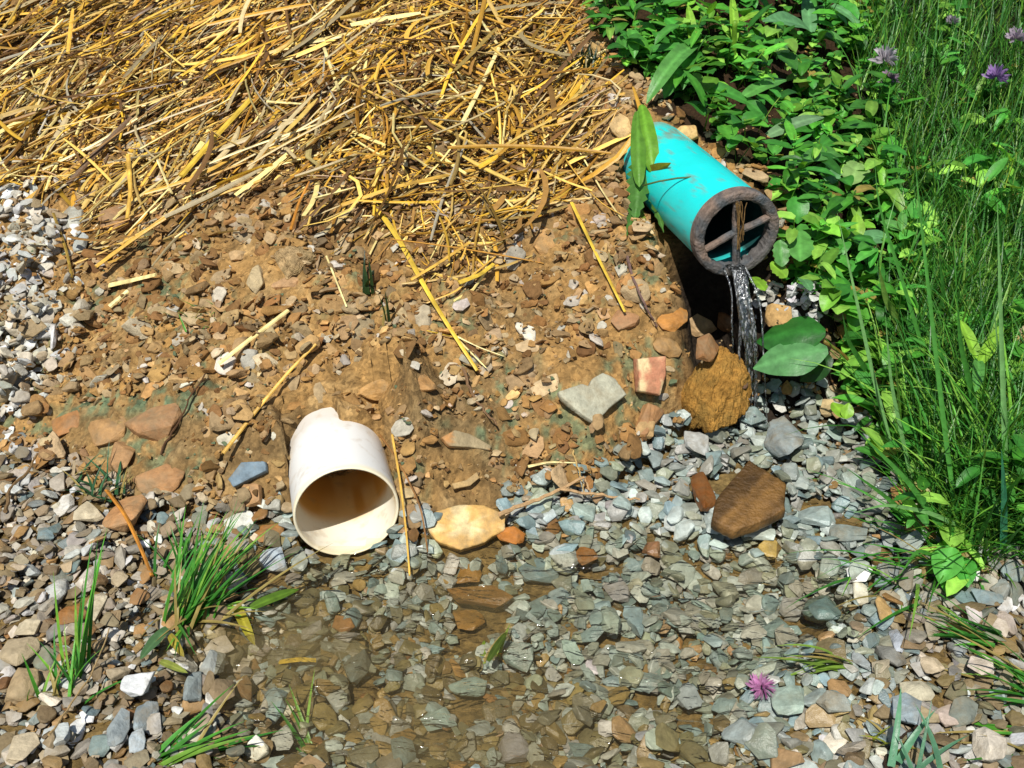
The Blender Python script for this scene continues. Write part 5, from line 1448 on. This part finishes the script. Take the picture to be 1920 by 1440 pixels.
# falling stream from the lip of the grate
def stream_mat():
    m, nt, out = new_mat('falling_water'); L = nt.links.new
    geo = N(nt, 'ShaderNodeNewGeometry')
    mp = N(nt, 'ShaderNodeMapping'); mp.inputs['Scale'].default_value = (260, 260, 45); L(geo.outputs['Position'], mp.inputs[0])
    n1 = N(nt, 'ShaderNodeTexNoise'); n1.inputs['Scale'].default_value = 1; n1.inputs['Detail'].default_value = 4; L(mp.outputs[0], n1.inputs['Vector'])
    b = N(nt, 'ShaderNodeBump'); b.inputs['Strength'].default_value = 1; b.inputs['Distance'].default_value = .004; L(n1.outputs['Fac'], b.inputs['Height'])
    fr = N(nt, 'ShaderNodeFresnel'); fr.inputs['IOR'].default_value = 1.5; L(b.outputs[0], fr.inputs['Normal'])
    mr = N(nt, 'ShaderNodeMath', operation='ADD'); mr.inputs[1].default_value = .10; L(fr.outputs[0], mr.inputs[0])
    tr = N(nt, 'ShaderNodeBsdfTransparent'); tr.inputs['Color'].default_value = (.82, .84, .84, 1)
    gl = N(nt, 'ShaderNodeBsdfGlossy'); gl.inputs['Roughness'].default_value = .12; L(b.outputs[0], gl.inputs['Normal'])
    ms = N(nt, 'ShaderNodeMixShader'); L(mr.outputs[0], ms.inputs[0]); L(tr.outputs[0], ms.inputs[1]); L(gl.outputs[0], ms.inputs[2])
    df = N(nt, 'ShaderNodeBsdfDiffuse'); df.inputs['Color'].default_value = (.8, .83, .85, 1)
    n2 = N(nt, 'ShaderNodeTexNoise'); n2.inputs['Scale'].default_value = 1.4; n2.inputs['Detail'].default_value = 4; L(mp.outputs[0], n2.inputs['Vector'])
    m2 = N(nt, 'ShaderNodeMapRange'); m2.inputs['From Min'].default_value = .52; m2.inputs['From Max'].default_value = .72; m2.inputs['To Max'].default_value = .4; L(n2.outputs['Fac'], m2.inputs['Value'])
    m3 = N(nt, 'ShaderNodeMixShader'); L(m2.outputs[0], m3.inputs[0]); L(ms.outputs[0], m3.inputs[1]); L(df.outputs[0], m3.inputs[2])
    L(m3.outputs[0], out.inputs[0]); return m
M_STREAM = stream_mat()
A_ = Acc()
b_, r_, u_ = frame(G_B)
lip = G_C - G_B * .008 - u_ * (G_R - .010)
fw = unit(np.array([-G_B[0], -G_B[1], 0]))
S = 26
drop = lip[2] - WZ
tend = math.sqrt(2 * drop / 9.81)
NS, NA = 90, 28
tt = np.linspace(-.02, tend, NS); fall = np.where(tt > 0, 4.9 * tt ** 2, 0)
for k, (off, wid, dep, v0) in enumerate([(-.001, .0085, .0042, .42), (.006, .0035, .0026, .47), (-.0075, .0028, .0022, .37), (.011, .0016, .0014, .5), (-.011, .0013, .0012, .33)]):
    ctr = lip + r_[None] * (off * (1 - .35 * np.sin(tt * 12 + k)) + .0012 * np.sin(tt * 60 + k))[:, None] + fw[None] * (v0 * tt)[:, None] - np.array([0, 0, 1.]) * fall[:, None]
    a = np.arange(NA) / NA * 2 * np.pi
    A2, T2 = np.meshgrid(a, tt)
    nn_ = 1 + .55 * fbm(np.cos(A2) * .9 + k * 7, np.sin(A2) * .9 + T2 * 26, .5, 4, 31 + k)
    narrow = (1 - .45 * np.linspace(0, 1, NS) ** .6)[:, None]
    V = ctr[:, None] + r_[None, None] * (np.cos(A2) * wid * nn_ * narrow)[..., None] + fw[None, None] * (np.sin(A2) * dep * nn_ * narrow)[..., None]
    idx = np.arange(NS * NA).reshape(NS, NA); nx_ = np.roll(idx, -1, 1)
    A_.add(V.reshape(-1, 3), np.stack([idx[:-1], nx_[:-1], nx_[1:], idx[1:]], -1).reshape(-1, 4), np.ones(3))
end = lip + fw * .42 * tend; end[2] = WZ
for k in range(170):
    a = R.uniform(0, 6.28); d = abs(R.normal(0, .026)); c = end + np.array([math.cos(a) * d, math.sin(a) * d, abs(R.normal(0, .012))])
    Vp, Fp = SMALL[k % 10]
    A_.add(Vp * R.uniform(.0006, .0022) + c, Fp, np.ones(3))
thing('water_stream', np.concatenate(A_.V), [np.concatenate(v) for v in A_.F.values()], None, M_STREAM, 'thin clear stream of water falling from the turquoise pipe to the gravel', 'water stream', None, True)

# ------------------------------------------------------------------ light, sky, camera
SUN = unit(np.array([-.17, -.56, 1.0]))
w = bpy.data.worlds.new('World'); scene.world = w; w.use_nodes = True
nt = w.node_tree; bg = nt.nodes['Background']
sky = nt.nodes.new('ShaderNodeTexSky'); sky.sky_type = 'NISHITA'; sky.sun_disc = False
sky.sun_elevation = math.asin(SUN[2]); sky.sun_rotation = math.atan2(SUN[0], SUN[1])
nt.links.new(sky.outputs[0], bg.inputs[0]); bg.inputs[1].default_value = .07
sl = bpy.data.lights.new('Sun', 'SUN'); sl.energy = 4.6; sl.angle = rad(.5); sl.color = (1, .96, .89)
so = bpy.data.objects.new('Sun', sl); COL.objects.link(so); so.rotation_euler = Vector(SUN).to_track_quat('Z', 'Y').to_euler(); so.location = (0, 0, 3)
cam = bpy.data.cameras.new('Camera'); cam.sensor_width = 36; cam.lens = 36 * F / 1920; cam.clip_start = .01; cam.clip_end = 200
co = bpy.data.objects.new('Camera', cam); COL.objects.link(co); co.location = (0, 0, CAMZ); co.rotation_euler = (rad(90) - P, 0, 0)
scene.camera = co
scene.view_settings.view_transform = 'Standard'; scene.view_settings.look = 'None'; scene.view_settings.exposure = .2; scene.view_settings.gamma = 1
scene.cycles.transparent_max_bounces = 16
scene.cycles.max_bounces = 8
